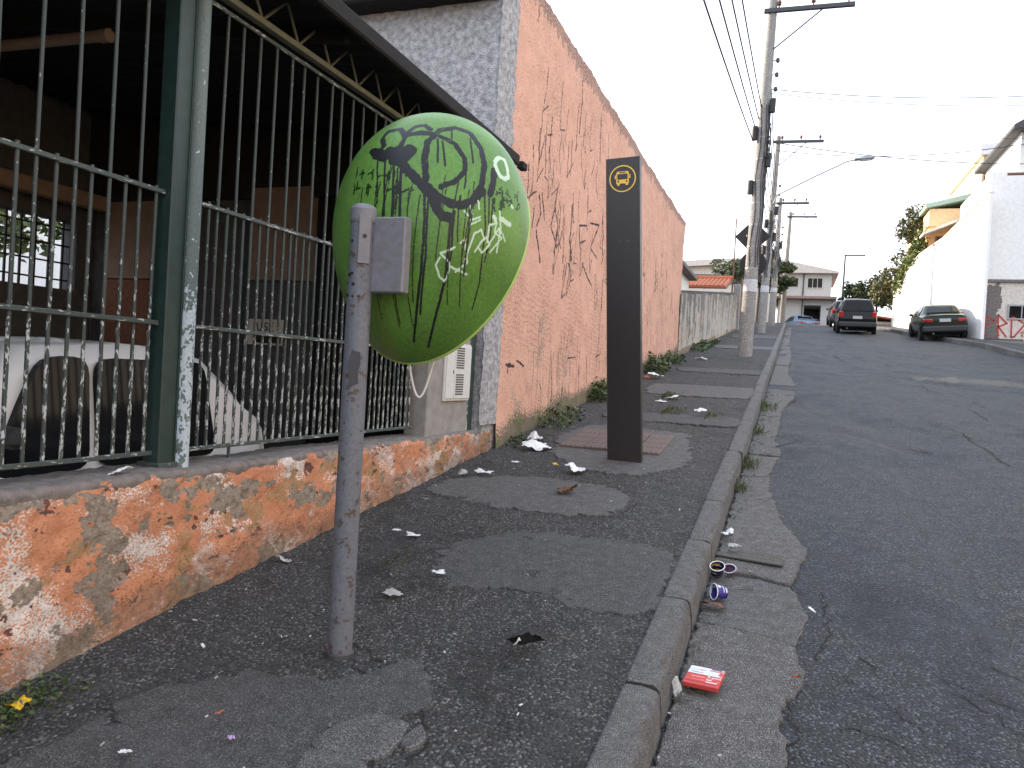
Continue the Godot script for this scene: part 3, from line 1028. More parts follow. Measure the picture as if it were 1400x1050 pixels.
func build_patches() -> void:
	var V := func(l): 
		var o := []
		for q in l: o.append(Vector2(q[0], q[1]))
		return o
	var cp := Node3D.new()
	cp.name = "pavement_patches"
	add_child(cp)
	cp.set_meta("kind", "structure")
	part(slab(jagged(V.call([[-2.62, -5.34], [-2.46, -5.87], [-1.77, -6.1], [-1.18, -5.93], [-1.06, -5.6], [-1.12, -5.3], [-1.38, -5.15], [-1.81, -5.12], [-2.17, -5.2]]), 0.11, 1, 0.025, 0.6), 0.010, 0.05, 0.006), "concrete_patch", M.concrete, cp)
	part(slab(jagged(V.call([[-1.82, -3.89], [-1.86, -4.3], [-1.5, -4.7], [-0.87, -4.72], [-0.575, -4.62], [-0.575, -3.72], [-0.87, -3.64], [-1.28, -3.72], [-1.6, -3.66]]), 0.09, 2, 0.025, 0.5), 0.009, 0.05, 0.006), "concrete_patch", M.concrete_dark, cp)
	part(slab(jagged(V.call([[-2.3, -8.0], [-2.1, -8.75], [-1.05, -8.6], [-0.85, -7.4], [-0.88, -6.9], [-1.24, -6.45], [-1.75, -6.55], [-2.1, -7.06]]), 0.09, 3, 0.025, 0.5), 0.012, 0.05, 0.006), "concrete_patch", M.concrete, cp)
	part(slab(jagged(V.call([[-2.2, -1.2], [-2.25, -2.2], [-1.95, -2.55], [-1.6, -2.62], [-1.42, -2.9], [-1.2, -2.62], [-1.34, -2.2], [-1.3, -1.6], [-1.1, -1.2]]), 0.05, 4, 0.03, 0.7), 0.008, 0.05, 0.005), "concrete_patch", M.concrete_dark, cp)
	part(slab(jagged(V.call([[-1.44, -2.20], [-1.42, -2.36], [-1.32, -2.46], [-1.2, -2.44], [-1.17, -2.32], [-1.22, -2.2]]), 0.015, 5, 0.02, 0.9), 0.018, 0.06, 0.008), "concrete_patch", M.concrete, cp)
	part(slab(jagged(V.call([[-1.43, -2.19], [-1.22, -2.19], [-1.18, -2.1], [-1.27, -2.02], [-1.4, -2.05]]), 0.015, 6, 0.02, 0.9), 0.016, 0.06, 0.008), "concrete_patch", M.concrete, cp)
	part(slab(jagged(V.call([[-1.16, -2.46], [-1.1, -2.38], [-1.12, -2.3], [-1.18, -2.34]]), 0.01, 7, 0.02, 0.9), 0.018, 0.06, 0.008), "concrete_patch", M.concrete, cp)
	for q in [[-9.3, -9.9, 8], [-11.9, -13.2, 9], [-15.6, -16.4, 10], [-23.0, -24.2, 11], [-29.0, -31.0, 12]]:
		part(slab(jagged(V.call([[-2.1, q[0]], [-2.2, q[1]], [-0.575, q[1] - 0.1], [-0.575, q[0]]]), 0.09, q[2], 0.05, 0.3), 0.014, 0.05, 0.008), "concrete_patch", M.concrete if q[2] % 2 else M.concrete_dark, cp)
	# gutter of broken concrete pieces, joints left open
	var gt := Node3D.new()
	gt.name = "gutter"
	add_child(gt)
	gt.set_meta("kind", "structure")
	var edge := [Vector2(0.10, 3.0), Vector2(0.06, -1.6), Vector2(0.07, -2.9), Vector2(0.02, -3.4), Vector2(0.13, -3.62), Vector2(0.10, -4.0), Vector2(0.14, -4.4), Vector2(0.06, -4.9), Vector2(0.12, -5.2), Vector2(0.2, -5.5), Vector2(0.0, -6.1), Vector2(-0.1, -7.0), Vector2(-0.14, -7.7), Vector2(-0.05, -8.6), Vector2(-0.12, -9.7), Vector2(-0.08, -12.2), Vector2(0.08, -13.8), Vector2(0.1, -15.3), Vector2(-0.06, -18.0), Vector2(-0.02, -23.0), Vector2(-0.1, -29.2), Vector2(-0.1, -44.0)]
	var rg := RandomNumberGenerator.new()
	rg.seed = 19
	var ex := func(z):
		for k in edge.size() - 1:
			if z <= edge[k].y and z >= edge[k + 1].y: return lerpf(edge[k].x, edge[k + 1].x, (edge[k].y - z) / (edge[k].y - edge[k + 1].y))
		return 0.0
	var z := 2.0
	var sk := 0.0
	var num := 0
	while z > -43.0:
		var len := rg.randf_range(0.7, 1.9) * (1.0 if z > -14.0 else 1.6)
		var sk2 := rg.randf_range(-0.22, 0.22)
		var g := 0.006
		var pts := [Vector2(-0.385, z - g)]
		var z1 := z - len
		pts.append(Vector2(-0.385, z1 + g))
		var mid := lerpf(-0.385, ex.call(z1 + sk2), 0.55)
		pts.append(Vector2(mid, z1 + sk2 * 0.35 + g + rg.randf_range(-0.04, 0.04)))
		pts.append(Vector2(ex.call(z1 + sk2), z1 + sk2 + g))
		var st := 6
		for q in range(1, st):
			var zq := lerpf(z1 + sk2, z + sk, float(q) / st)
			pts.append(Vector2(ex.call(zq) + rg.randf_range(-0.02, 0.02), zq))
		pts.append(Vector2(ex.call(z + sk), z + sk - g))
		pts.append(Vector2(lerpf(-0.385, ex.call(z + sk), 0.55), z + sk * 0.35 - g))
		var ol := jagged(pts, 0.026, 300 + num, 0.022, 0.0)
		part(slab(ol, -0.165 + 0.017 + rg.randf_range(-0.008, 0.008), 0.06, 0.006), "gutter_piece", M.gutter if num % 4 else M.concrete, gt)
		z = z1
		sk = sk2
		num += 1
	# cracks choked with soil
	var ck := Node3D.new()
	ck.name = "pavement_cracks"
	add_child(ck)
	ck.set_meta("kind", "structure")
	var fr := noise(55, 11.0, 4)
	for side in 2:
		for cr in (ROAD_CRACKS if side == 0 else WALK_CRACKS):
			var mb := MB.new()
			var prev := []
			for k in cr.size() - 1:
				var a := Vector2(cr[k][0], cr[k][1])
				var b := Vector2(cr[k + 1][0], cr[k + 1][1])
				var steps: int = max(4, int(a.distance_to(b) / 0.03))
				for q in steps + 1:
					var c := a.lerp(b, float(q) / steps)
					c += Vector2(fr.get_noise_2d(c.x, c.y), fr.get_noise_2d(c.y, c.x + 40.0)) * 0.055
					var dr := (b - a).normalized()
					var w: float = (0.0015 + 0.009 * absf(fr.get_noise_2d(c.x * 2.0 + 9.0, c.y * 2.0))) * (1.0 if c.y > -8.0 else 2.2)
					var row := []
					for sg in [1.0, -1.0]:
						var e: Vector2 = c + Vector2(-dr.y, dr.x) * w * sg
						row.append(Vector3(e.x, (road_h if side == 0 else walk_h).call(e.x, e.y) + 0.004, e.y))
					if prev.size(): mb.quad(prev[0], prev[1], row[1], row[0])
					prev = row
			part(mb, "soil_filled_crack", M.crack_dirt, ck)
	# grooved tactile tiles round the bus stop pillar
	var tt := Node3D.new()
	tt.name = "tactile_paving"
	add_child(tt)
	tt.set_meta("kind", "structure")
	var me := MB.new()
	me.bx(Vector3(0, -0.01, 0), Vector3(0.242, 0.03, 0.242), 0.004)
	for k in 5: me.bx(Vector3(-0.096 + 0.048 * k, 0.0075, 0), Vector3(0.024, 0.007, 0.236), 0.003)
	var tm := me.mesh()
	for a in 4:
		for b in 4:
			var zt := -7.46 - b * 0.25
			var xt := -2.0 + a * 0.25
			var o := inst(tm, "tactile_tile", M.tile, tt)
			o.transform = Transform3D(Basis(Vector3(1, 0, 0), atan(S)) * Basis(Vector3(0, 1, 0), 0.01 * ((a * 7 + b * 3) % 5 - 2)), gp(xt, zt, 0.026 + 0.002 * ((a + b * 3) % 3)))
func build_low_wall() -> void:
	var w := thing("low_wall", "low roadside wall with peeling orange paint under the barred fence", "wall", gp(-2.7, -3.5))
	var off := -w.position
	var f := noise(31, 1.3, 3)
	var g := noise(32, 7.0, 3)
	var p := PackedVector3Array()
	var uv := PackedVector2Array()
	var rows := 40
	var z := 4.0
	var zs := []
	while z > -6.99:
		zs.append(z)
		z -= 0.02 if z < -1.0 else 0.2
	zs.append(-6.995)
	for r in rows + 1:
		for zz in zs:
			var y0: float = gy(zz) - 0.12
			var top: float = 0.985 + f.get_noise_2d(zz, 3.0) * 0.012
			var y: float = lerpf(y0, top, float(r) / rows)
			var chip: float = maxf(0.0, g.get_noise_2d(zz * 1.1, y * 1.1) - 0.12) * 0.03
			var x: float = -2.7 + f.get_noise_2d(zz, y) * 0.018 + g.get_noise_2d(zz, y) * 0.006 - chip - 0.02 * smoothstep(0.95, 1.0, float(r) / rows)
			p.append(Vector3(x, y, zz) + off)
			uv.append(Vector2((-zz - 0.85) / 6.15, (1.1 - y) / 1.1))
	var mb := MB.new()
	mb.sheet(p, zs.size(), uv)
	part(mb, "wall_face", M.low_wall, w)
	var body := MB.new()
	body.bx(Vector3(-2.86, 0.35, -1.48) + off, Vector3(0.24, 1.24, 10.9))
	part(body, "wall_core", M.cap, w)
	var cp := PackedVector3Array()
	var cu := PackedVector2Array()
	for q in [Vector2(-2.715, 0.93), Vector2(-2.702, 0.965), Vector2(-2.712, 0.988), Vector2(-2.73, 0.998), Vector2(-2.80, 1.002), Vector2(-2.88, 1.004), Vector2(-2.97, 1.002), Vector2(-3.0, 0.985), Vector2(-3.0, 0.9)]:
		for zz in zs:
			var lip: float = (g.get_noise_2d(zz * 0.7, 70.0) * 0.016 if q.x > -2.75 else 0.0) + g.get_noise_2d(zz, q.x * 3.0) * 0.005
			cp.append(Vector3(q.x + lip - 0.006, q.y + f.get_noise_2d(zz, 3.0) * 0.012 + lip * 0.7 + g.get_noise_2d(zz * 2.0, q.x * 9.0) * 0.006, zz) + off)
			cu.append(Vector2(q.x, zz))
	var cm := MB.new()
	cm.sheet(cp, zs.size(), cu)
	part(cm, "coping", M.cap, w)

func bar_mesh(y0: float, y1: float, sd: int) -> ArrayMesh:
	var mb := MB.new()
	mb.tube([Vector3(0, y0, 0), Vector3(0.003 * (sd % 3 - 1), (y0 + y1) * 0.5, 0.003 * (sd % 2)), Vector3(0, y1, 0)], [0.0088], 8)
	for k in mb.t.size(): mb.t[k] = Vector2(mb.t[k].x * 0.4 + 0.13 * sd, mb.v[k].y - y0)
	return mb.mesh()
func fence_panel(label: String, z0: float, z1: float, step: float, rg: RandomNumberGenerator) -> void:
	var t := thing("barred_fence", label, "fence", Vector3(-2.85, 1.0, (z0 + z1) * 0.5), "barred fence panels on the low wall")
	var long_m := []
	var short_m := []
	for k in 4:
		long_m.append(bar_mesh(0.065, 2.32, k))
		short_m.append(bar_mesh(0.065, 1.335, k + 4))
	var z := z0 - step * 0.5
	var k := 0
	while z > z1 + 0.01:
		var b := inst(long_m[rg.randi() % 4] if k % 2 == 0 else short_m[rg.randi() % 4], "bar", M.bar, t)
		b.position = Vector3(rg.randf_range(-0.002, 0.002), 0, z - t.position.z)
		b.rotation = Vector3(rg.randf_range(-0.004, 0.004), rg.randf() * TAU, rg.randf_range(-0.003, 0.003))
		z -= step
		k += 1
	for y in [0.072, 0.692, 1.312, 2.325]:
		var r := MB.new()
		r.bx(Vector3(0.012, y, 0), Vector3(0.012, 0.022, z0 - z1), 0.003)
		for q in r.t.size(): r.t[q] = Vector2(r.v[q].y * 8.0 + r.v[q].x * 7.0, r.v[q].z * 0.6)
		part(r, "rail", M.rail, t)
	var zf := z0 - 0.35
	while zf > z1:          # stubs that stand the bottom rail on the wall
		var s := MB.new()
		s.bx(Vector3(0, 0.03, zf - t.position.z), Vector3(0.014, 0.075, 0.014), 0.002)
		part(s, "foot", M.rail, t)
		zf -= 1.1
func build_fence() -> void:
	var rg := RandomNumberGenerator.new()
	rg.seed = 12
	fence_panel("panel of chipped green iron bars left of the green steel column", 0.6, -2.86, 0.0865, rg)
	fence_panel("panel of chipped green iron bars between steel column and grey pillar", -3.06, -5.56, 0.0685, rg)
	var c := thing("steel_column", "tall dark green steel column with chipped round pipe beside it", "column", Vector3(-2.85, 0.99, -2.95))
	var mb := MB.new()
	mb.bx(Vector3(0, 1.2, 0.035), Vector3(0.10, 2.44, 0.10), 0.006)
	mb.bx(Vector3(0.053, 1.2, -0.025), Vector3(0.008, 2.44, 0.035), 0.002)
	part(mb, "green_post", M.green_steel, c)
	var pb := MB.new()
	pb.tube([Vector3(0.055, 0.0, -0.052), Vector3(0.055, 2.46, -0.052)], [0.037], 20)
	for k in pb.t.size(): pb.t[k] = Vector2(pb.t[k].x, pb.v[k].y)
	part(pb, "round_pipe", M.pipe, c)
	var bp := MB.new()
	bp.bx(Vector3(0.0, 0.02, 0.0), Vector3(0.14, 0.03, 0.2), 0.004)
	part(bp, "base_plate", M.rail, c)
func build_shed() -> void:
	var t := thing("shed_roof", "dark corrugated lean-to roof with steel lattice truss over the yard", "roof", Vector3(-2.85, 3.36, -3.0))
	# corrugated sheet, rising away from the street
	var p := PackedVector3Array()
	var uv := PackedVector2Array()
	var z := 7.1
	var zs := []
	while z > -6.66:
		zs.append(z)
		z -= 0.045
	for x in [0.35, 0.34, 0.0, -1.5, -3.0, -5.1]:
		for zz in zs:
			var y: float = 0.19 + (0.35 - x) * 0.13 + 0.012 * sin(zz * TAU / 0.18)
			p.append(Vector3(x, y, zz + 3.0))
			uv.append(Vector2(x, zz))
	var q := PackedVector3Array()
	for k in range(p.size() - 1, -1, -1): q.append(p[k] + Vector3(0, 0.012, 0))
	var mb := MB.new()
	mb.sheet(p, zs.size(), uv)
	mb.sheet(q, zs.size(), uv)
	part(mb, "roof_sheet", M.roof_sheet, t)
	var gt := MB.new()        # gutter along the eave
	gt.bx(Vector3(0.345, 0.17, 2.2), Vector3(0.05, 0.10, 11.85), 0.012)
	part(gt, "eave_gutter", M.roof_sheet, t)
	var ge := MB.new()
	ge.bx(Vector3(0.36, 0.14, -3.82), Vector3(0.07, 0.07, 0.12), 0.01)
	part(ge, "gutter_end", M.roof_sheet, t)
	for y in [0.04, 0.265]:
		var ch := MB.new()
		ch.bx(Vector3(0.0, y, 2.2), Vector3(0.05, 0.035 if y < 0.1 else 0.025, 11.6), 0.004)
		part(ch, "truss_chord", M.truss, t)
	var lz := 2.8
	var k := 0
	while lz > -3.4:
		var a := Vector3(0, 0.055 if k % 2 == 0 else 0.255, lz)
		var b := Vector3(0, 0.255 if k % 2 == 0 else 0.055, lz - (0.21 if k % 2 == 0 else 0.12))
		var s := MB.new()
		s.tube([a, b], [0.009], 6)
		part(s, "truss_diagonal", M.truss, t)
		lz = b.z + 3.0 - 3.0
		k += 1
	for pz in [5.6, 3.4, 1.2, -1.0, -3.0]:
		var pu := MB.new()
		pu.box(Transform3D(Basis(Vector3(0, 0, 1), -0.129), Vector3(-2.1, 0.46, pz)), Vector3(4.7, 0.09, 0.05), 0.004)
		part(pu, "rafter", M.roof_sheet, t)
	# yard behind the fence
	var fl := MB.new()
	fl.bx(Vector3(-5.3, 0.05, 0.2), Vector3(4.75, 0.1, 14.0))
	struct_(fl, "yard_floor", M.soil)
	var bw := thing("yard_wall", "dim back wall of the yard with a long barred window", "wall", Vector3(-7.7, 0.1, -1.0))
	var wz0 := -3.4     # window from world z -4.4 to -6.42, y 2.19 to 2.95
	var wz1 := -5.42
	for b in [[0.0, 2.09, 8.0, -5.7], [2.85, 4.25, 8.0, -5.7], [2.09, 2.85, 8.0, wz0], [2.09, 2.85, wz1, -5.7]]:
		var wb := MB.new()
		wb.bx(Vector3(0, (b[0] + b[1]) * 0.5, (b[2] + b[3]) * 0.5), Vector3(0.2, b[1] - b[0] - 0.002, b[2] - b[3] - 0.002))
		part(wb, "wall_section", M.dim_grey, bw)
	for k2 in 12:
		var s := MB.new()
		s.bx(Vector3(0.02, 2.47, wz0 - 0.1 - k2 * 0.165), Vector3(0.02, 0.76, 0.02))
		part(s, "window_bar", M.black, bw)
	for k2 in 4:
		var s := MB.new()
		s.bx(Vector3(0.035, 2.19 + k2 * 0.19, (wz0 + wz1) * 0.5), Vector3(0.014, 0.018, 2.02))
		part(s, "window_bar", M.black, bw)
	var ew := MB.new()
	ew.bx(Vector3(0, 2.0, 0), Vector3(5.1, 4.2, 0.15))
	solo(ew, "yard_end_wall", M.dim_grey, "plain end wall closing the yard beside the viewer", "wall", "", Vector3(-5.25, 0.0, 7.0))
	var sw := thing("yard_side_wall", "grey painted inner wall with beige upper panels behind the fence", "wall", Vector3(-5.2, 0.1, -6.6))
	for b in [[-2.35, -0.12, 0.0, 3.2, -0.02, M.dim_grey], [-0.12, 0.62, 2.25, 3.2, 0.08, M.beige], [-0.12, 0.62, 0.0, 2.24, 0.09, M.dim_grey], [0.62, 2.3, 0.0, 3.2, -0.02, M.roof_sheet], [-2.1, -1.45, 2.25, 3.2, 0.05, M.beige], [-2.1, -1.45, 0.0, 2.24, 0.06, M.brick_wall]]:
		var wb := MB.new()
		wb.bx(Vector3((b[0] + b[1]) * 0.5, (b[2] + b[3]) * 0.5, b[4] * 0.5 - 0.02), Vector3(b[1] - b[0] - 0.003, b[3] - b[2] - 0.003, 0.06 + b[4]), 0.004)
		part(wb, "wall_panel", b[5], sw)
	var gb0 := MB.new()
	gb0.prism(PackedVector2Array([Vector2(-2.4, 3.1), Vector2(2.3, 3.1), Vector2(2.3, 3.50), Vector2(-2.4, 4.14)]), 0.06, Transform3D(Basis.IDENTITY, Vector3(0, 0, 0.035)))
	part(gb0, "gable_panel", M.soot, sw)
	var ab := thing("notice_board", "small dark lettered sign hung on the inner wall behind bars", "sign", Vector3(-5.02, 1.72, -6.46))
	var sb := MB.new()
	sb.bx(Vector3(0, 0.10, 0), Vector3(0.42, 0.26, 0.02), 0.003)
	part(sb, "board", M.off_white, ab)
	var tm := TextMesh.new()
	tm.text = "USE"
	tm.font_size = 14
	tm.pixel_size = 0.0085
	tm.depth = 0.004
	var to := inst(tm, "lettering", M.black, ab)
	to.position = Vector3(0, 0.155, 0.013)
	var sb2 := MB.new()
	sb2.bx(Vector3(0.03, 0.03, 0.012), Vector3(0.34, 0.08, 0.004))
	part(sb2, "dark_band", M.black, ab)
	var bm := MB.new()
	bm.bx(Vector3(0, 0, 0), Vector3(0.14, 0.16, 5.6), 0.01)
	solo(bm, "wooden_beam", M.beige, "beige beam under the yard roof above the barred window", "beam", "", Vector3(-7.3, 3.16, -3.7))
	var pv := MB.new()
	pv.tube([Vector3(-1.4, 0.03, 0), Vector3(0.6, -0.01, 0.0)], [0.036], 14)
	pv.tube([Vector3(0.56, -0.01, 0), Vector3(0.63, -0.012, 0)], [0.042], 14)
	solo(pv, "plastic_pipe", M.beige, "pale plastic pipe hanging under the yard roof at top left", "pipe", "", Vector3(-4.7, 3.50, -3.6))
	# grey pillar with meter cabinet and green post
	var pl := thing("grey_pillar", "bare grey concrete pillar holding the white meter cabinet", "pillar", Vector3(-2.85, 0.98, -6.02))
	var pb := MB.new()
	pb.bx(Vector3(0, 1.2, 0), Vector3(0.21, 2.42, 0.82), 0.012)
	part(pb, "shaft", M.pillar_grey, pl)
	var cab := thing("meter_cabinet", "white louvred electricity meter cabinet on the grey pillar", "cabinet", Vector3(-2.745, 1.28, -6.13))
	var cb := MB.new()
	cb.bx(Vector3(0.012, 0.25, 0), Vector3(0.026, 0.5, 0.53), 0.006)
	part(cb, "frame", M.white_box, cab)
	for dd in [[0.175, 0.16], [-0.085, 0.34]]:
		var db := MB.new()
		db.bx(Vector3(0.029, 0.25, dd[0]), Vector3(0.012, 0.46, dd[1]), 0.004)
		var dn := part(db, "door", M.white_box, cab)
		if dd[1] > 0.2:
			for gq in [[0.29, 9], [0.06, 9]]:
				for s in gq[1]:
					var lv := MB.new()
					lv.bx(Vector3(0.0362, gq[0] + s * 0.021, -0.015), Vector3(0.004, 0.011, 0.16))
					part(lv, "louvre", M.iron, dn)
	var hk := MB.new()
	hk.bx(Vector3(0.034, 0.25, 0.12), Vector3(0.01, 0.03, 0.014), 0.002)
	part(hk, "latch", M.iron, cab)
	var gp2 := thing("green_post", "narrow dark green post with flaking paint between pillar and pink building", "post", Vector3(-2.80, 0.98, -6.52))
	var gb := MB.new()
	gb.bx(Vector3(0, 1.2, -0.02), Vector3(0.08, 2.4, 0.10), 0.006)
	part(gb, "post", M.green_steel, gp2)
	var gb2 := MB.new()
	gb2.bx(Vector3(0.03, 1.2, 0.055), Vector3(0.02, 2.4, 0.04), 0.003)
	for q2 in gb2.t.size(): gb2.t[q2] = Vector2(gb2.v[q2].z * 4.0 + gb2.v[q2].x * 3.0, gb2.v[q2].y * 0.5)
	part(gb2, "flange", M.bar, gp2)
func build_pink() -> void:
	var t := thing("pink_building", "long rough rendered building with pink street wall and grey end wall", "building", Vector3(-6.0, 1.0, -13.0))
	var off := -t.position
	var f := noise(41, 0.6, 3)
	var g := noise(42, 6.0, 3)
	var p := PackedVector3Array()
	var uv := PackedVector2Array()
	var nz_ := 250
	var ny := 90
	for r in ny + 1:
		for k in nz_ + 1:
			var z := -7.0 - 12.35 * k / nz_
			var top := 5.53 + f.get_noise_2d(z, 1.0) * 0.03 + g.get_noise_2d(z * 2.0, 2.0) * 0.02
			var y := lerpf(gy(z) - 0.15, top, float(r) / ny)
			var x := -2.68 + f.get_noise_2d(z, y) * 0.03 + g.get_noise_2d(z, y) * 0.010
			p.append(Vector3(x, y, z) + off)
			uv.append(Vector2((-z - 7.0) / 12.4, (5.6 - y) / 5.6))
	var mb := MB.new()
	mb.sheet(p, nz_ + 1, uv)
	part(mb, "street_wall", M.pink, t)
	var core := MB.new()
	core.bx(Vector3(-5.16, 2.73, -13.02) + off, Vector3(4.9, 5.54, 12.6))
	part(core, "core", M.grey_plaster, t)
	# end wall: rough grey render facing down the street, plus the strip that wraps the corner
	p = PackedVector3Array()
	uv = PackedVector2Array()
	for r in 71:
		for k in 91:
			var x := lerpf(-7.6, -2.69, k / 90.0)
			var y := lerpf(0.3, 5.02, r / 70.0)
			p.append(Vector3(x, y, -6.66 + g.get_noise_2d(x * 0.9, y * 0.9) * 0.018 + f.get_noise_2d(x, y) * 0.02) + off)
			uv.append(Vector2(x, y))
	mb = MB.new()
	mb.sheet(p, 91, uv)
	part(mb, "end_wall", M.grey_plaster, t)
	p = PackedVector3Array()
	uv = PackedVector2Array()
	for r in 91:
		for k in 10:
			var z := lerpf(-6.63, -7.01, k / 9.0)
			var y := lerpf(1.05, 5.5, r / 90.0)
			p.append(Vector3(-2.675 + g.get_noise_2d(z * 2.0, y * 1.5) * 0.022 - 0.03 * smoothstep(-6.68, -6.62, z), y, z) + off)
			uv.append(Vector2(z, y))
	mb = MB.new()
	mb.sheet(p, 10, uv)
	part(mb, "corner_strip", M.grey_plaster, t)
	var cp := MB.new()
	cp.bx(Vector3(-5.2, 5.13, -6.56) + off, Vector3(4.9, 0.22, 0.32), 0.02)
	part(cp, "end_coping", M.roof_sheet, t)
	var rf := MB.new()
	rf.bx(Vector3(-5.2, 5.53, -13.2) + off, Vector3(4.8, 0.06, 12.2))
	part(rf, "flat_roof", M.concrete_dark, t)
func build_booth() -> void:
	var t := thing("phone_booth", "green egg shaped payphone hood with black graffiti on a grey post", "phone booth", gp(-1.72, -2.81))
	var y0 := t.position.y
	var pm := MB.new()
	pm.tube([Vector3(0, -0.1, 0), Vector3(0, 1.85, 0)], [0.0525, 0.0505], 28)
	part(pm, "post", M.pole_paint, t)
	var capm := MB.new()
	capm.lathe([Vector2(0.053, 1.82), Vector2(0.056, 1.83), Vector2(0.056, 1.875), Vector2(0.048, 1.89), Vector2(0.03, 1.898), Vector2(0.0, 1.9)], 28, Transform3D.IDENTITY)
	part(capm, "post_cap", M.booth_box, t)
	var lp := MB.new()
	lp.box(Transform3D(Basis(Vector3(0, 1, 0), 0.75), Vector3(0.030, 1.745, 0.034)), Vector3(0.052, 0.20, 0.022), 0.003)
	var lpn := part(lp, "hatch", M.booth_box, t)
	var hl := MB.new()
	hl.tube([Vector3(0.038, 1.76, 0.043), Vector3(0.0405, 1.76, 0.0465)], [0.008], 12)
	part(hl, "hole", M.black, lpn)
	var rg := RandomNumberGenerator.new()
	rg.seed = 3
	for q in [[-0.5, 1.74], [-0.15, 1.56], [-0.9, 1.565], [-0.15, 1.51], [-0.75, 1.515], [0.35, 1.51], [-0.6, 1.60], [-0.3, 1.605]]:
		var h := MB.new()
		var dr := Vector3(sin(q[0] + 0.15), 0, cos(q[0] + 0.15))
		h.tube([Vector3(0, q[1], 0) + dr * 0.048, Vector3(0, q[1], 0) + dr * 0.0535], [rg.randf_range(0.004, 0.0085)], 10)
		part(h, "bolt_hole", M.black, t)
	var chp := MB.new()      # paint lost in one large flake
	chp.prism(jagged([Vector2(-0.02, 0.0), Vector2(0.03, 0.03), Vector2(0.035, 0.16), Vector2(0.0, 0.17), Vector2(-0.025, 0.1), Vector2(-0.01, 0.05)], 0.01, 9, 0.012), 0.002, Transform3D(Basis(Vector3(0, 1, 0), 0.35), Vector3(0.0165, 1.12, 0.0505)))
	part(chp, "bare_patch", M.iron, t)
	var foot := MB.new()
	foot.lathe([Vector2(0.064, -0.05), Vector2(0.060, 0.015), Vector2(0.0535, 0.022)], 24, Transform3D.IDENTITY)
	part(foot, "foot", M.iron, t)
	# shell: about a level axis that points up the street; rim slants back towards its foot
	var ctr := Vector3(-1.662, 2.148, -3.335) - t.position
	var psi := 0.062
	var ox := Vector3(sin(psi), 0, -cos(psi))
	var rx := Vector3(cos(psi), 0, sin(psi))
	for layer in 2:
		var p := PackedVector3Array()
		var uv := PackedVector2Array()
		var rim := []
		var na := 97
		var nt := 44
		for j in nt + 1:
			for k in na:
				var ph := TAU * k / (na - 1)
				# where this meridian meets the slanting rim
				var lo := 0.2
				var hi := 2.6
				for it in 22:
					var th0 := (lo + hi) * 0.5
					var h0 := sin(th0) * sin(ph)
					h0 *= 0.611 if h0 > 0 else 0.616
					if -cos(th0) * 0.437 < 0.074 + 0.369 * h0: lo = th0
					else: hi = th0
				var th := lo * j / nt
				var h := sin(th) * sin(ph)
				h *= 0.611 if h > 0 else 0.616
				var wv := sin(th) * cos(ph) * 0.475 * (1.0 + 0.097 * h / 0.6)
				var u := -cos(th) * 0.437
				var sc := 1.0 - 0.022 * layer
				p.append(ctr + ox * u * sc + rx * wv * sc + Vector3(0, h * sc, 0))
				uv.append(Vector2(0.5 + th / 2.2 * 0.5 * cos(ph), 0.5 - th / 2.2 * 0.5 * sin(ph)))
				if j == nt: rim.append(p[p.size() - 1] - ctr)
		if layer == 0:
			var q := PackedVector3Array()
			var u2 := PackedVector2Array()
			for j in range(nt, -1, -1):
				for k in na:
					q.append(p[j * na + k]); u2.append(uv[j * na + k])
			p = q
			uv = u2
		var mb := MB.new()
		mb.sheet(p, na, uv)
		if layer == 0: part(mb, "hood", M.shell, t)
		else: part(mb, "hood_lining", M.shell_rim, t)
		if layer == 0:
			var rp := []
			for v in rim: rp.append(ctr + v * 0.989)
			var rb := MB.new()
			rb.tube(rp, [0.011], 8, false)
			part(rb, "rim", M.shell_rim, t)
	var bx := MB.new()
	bx.bx(Vector3(0.115, 1.69, -0.035), Vector3(0.165, 0.315, 0.06), 0.006)
	part(bx, "bracket_box", M.booth_box, t)
	var br := MB.new()
	br.bx(Vector3(0.06, 1.7, -0.11), Vector3(0.12, 0.22, 0.10), 0.004)
	part(br, "bracket", M.iron, t)
	# telephone inside the hood
	var ph2 := MB.new()
	ph2.bx(ctr + ox * -0.28 + Vector3(0, -0.02, 0), Vector3(0.24, 0.36, 0.14), 0.02)
	part(ph2, "telephone", M.booth_box, t)
	var cbm := MB.new()
	var path := []
	for k in 17:
		var q := k / 16.0
		path.append(Vector3(lerpf(0.02, 0.13, q), 1.30 - 0.22 * sin(q * PI) + 0.02 * q, lerpf(-0.42, -0.50, q)))
	cbm.tube(path, [0.006], 8)
	part(cbm, "phone_cord", M.cable_white, t)
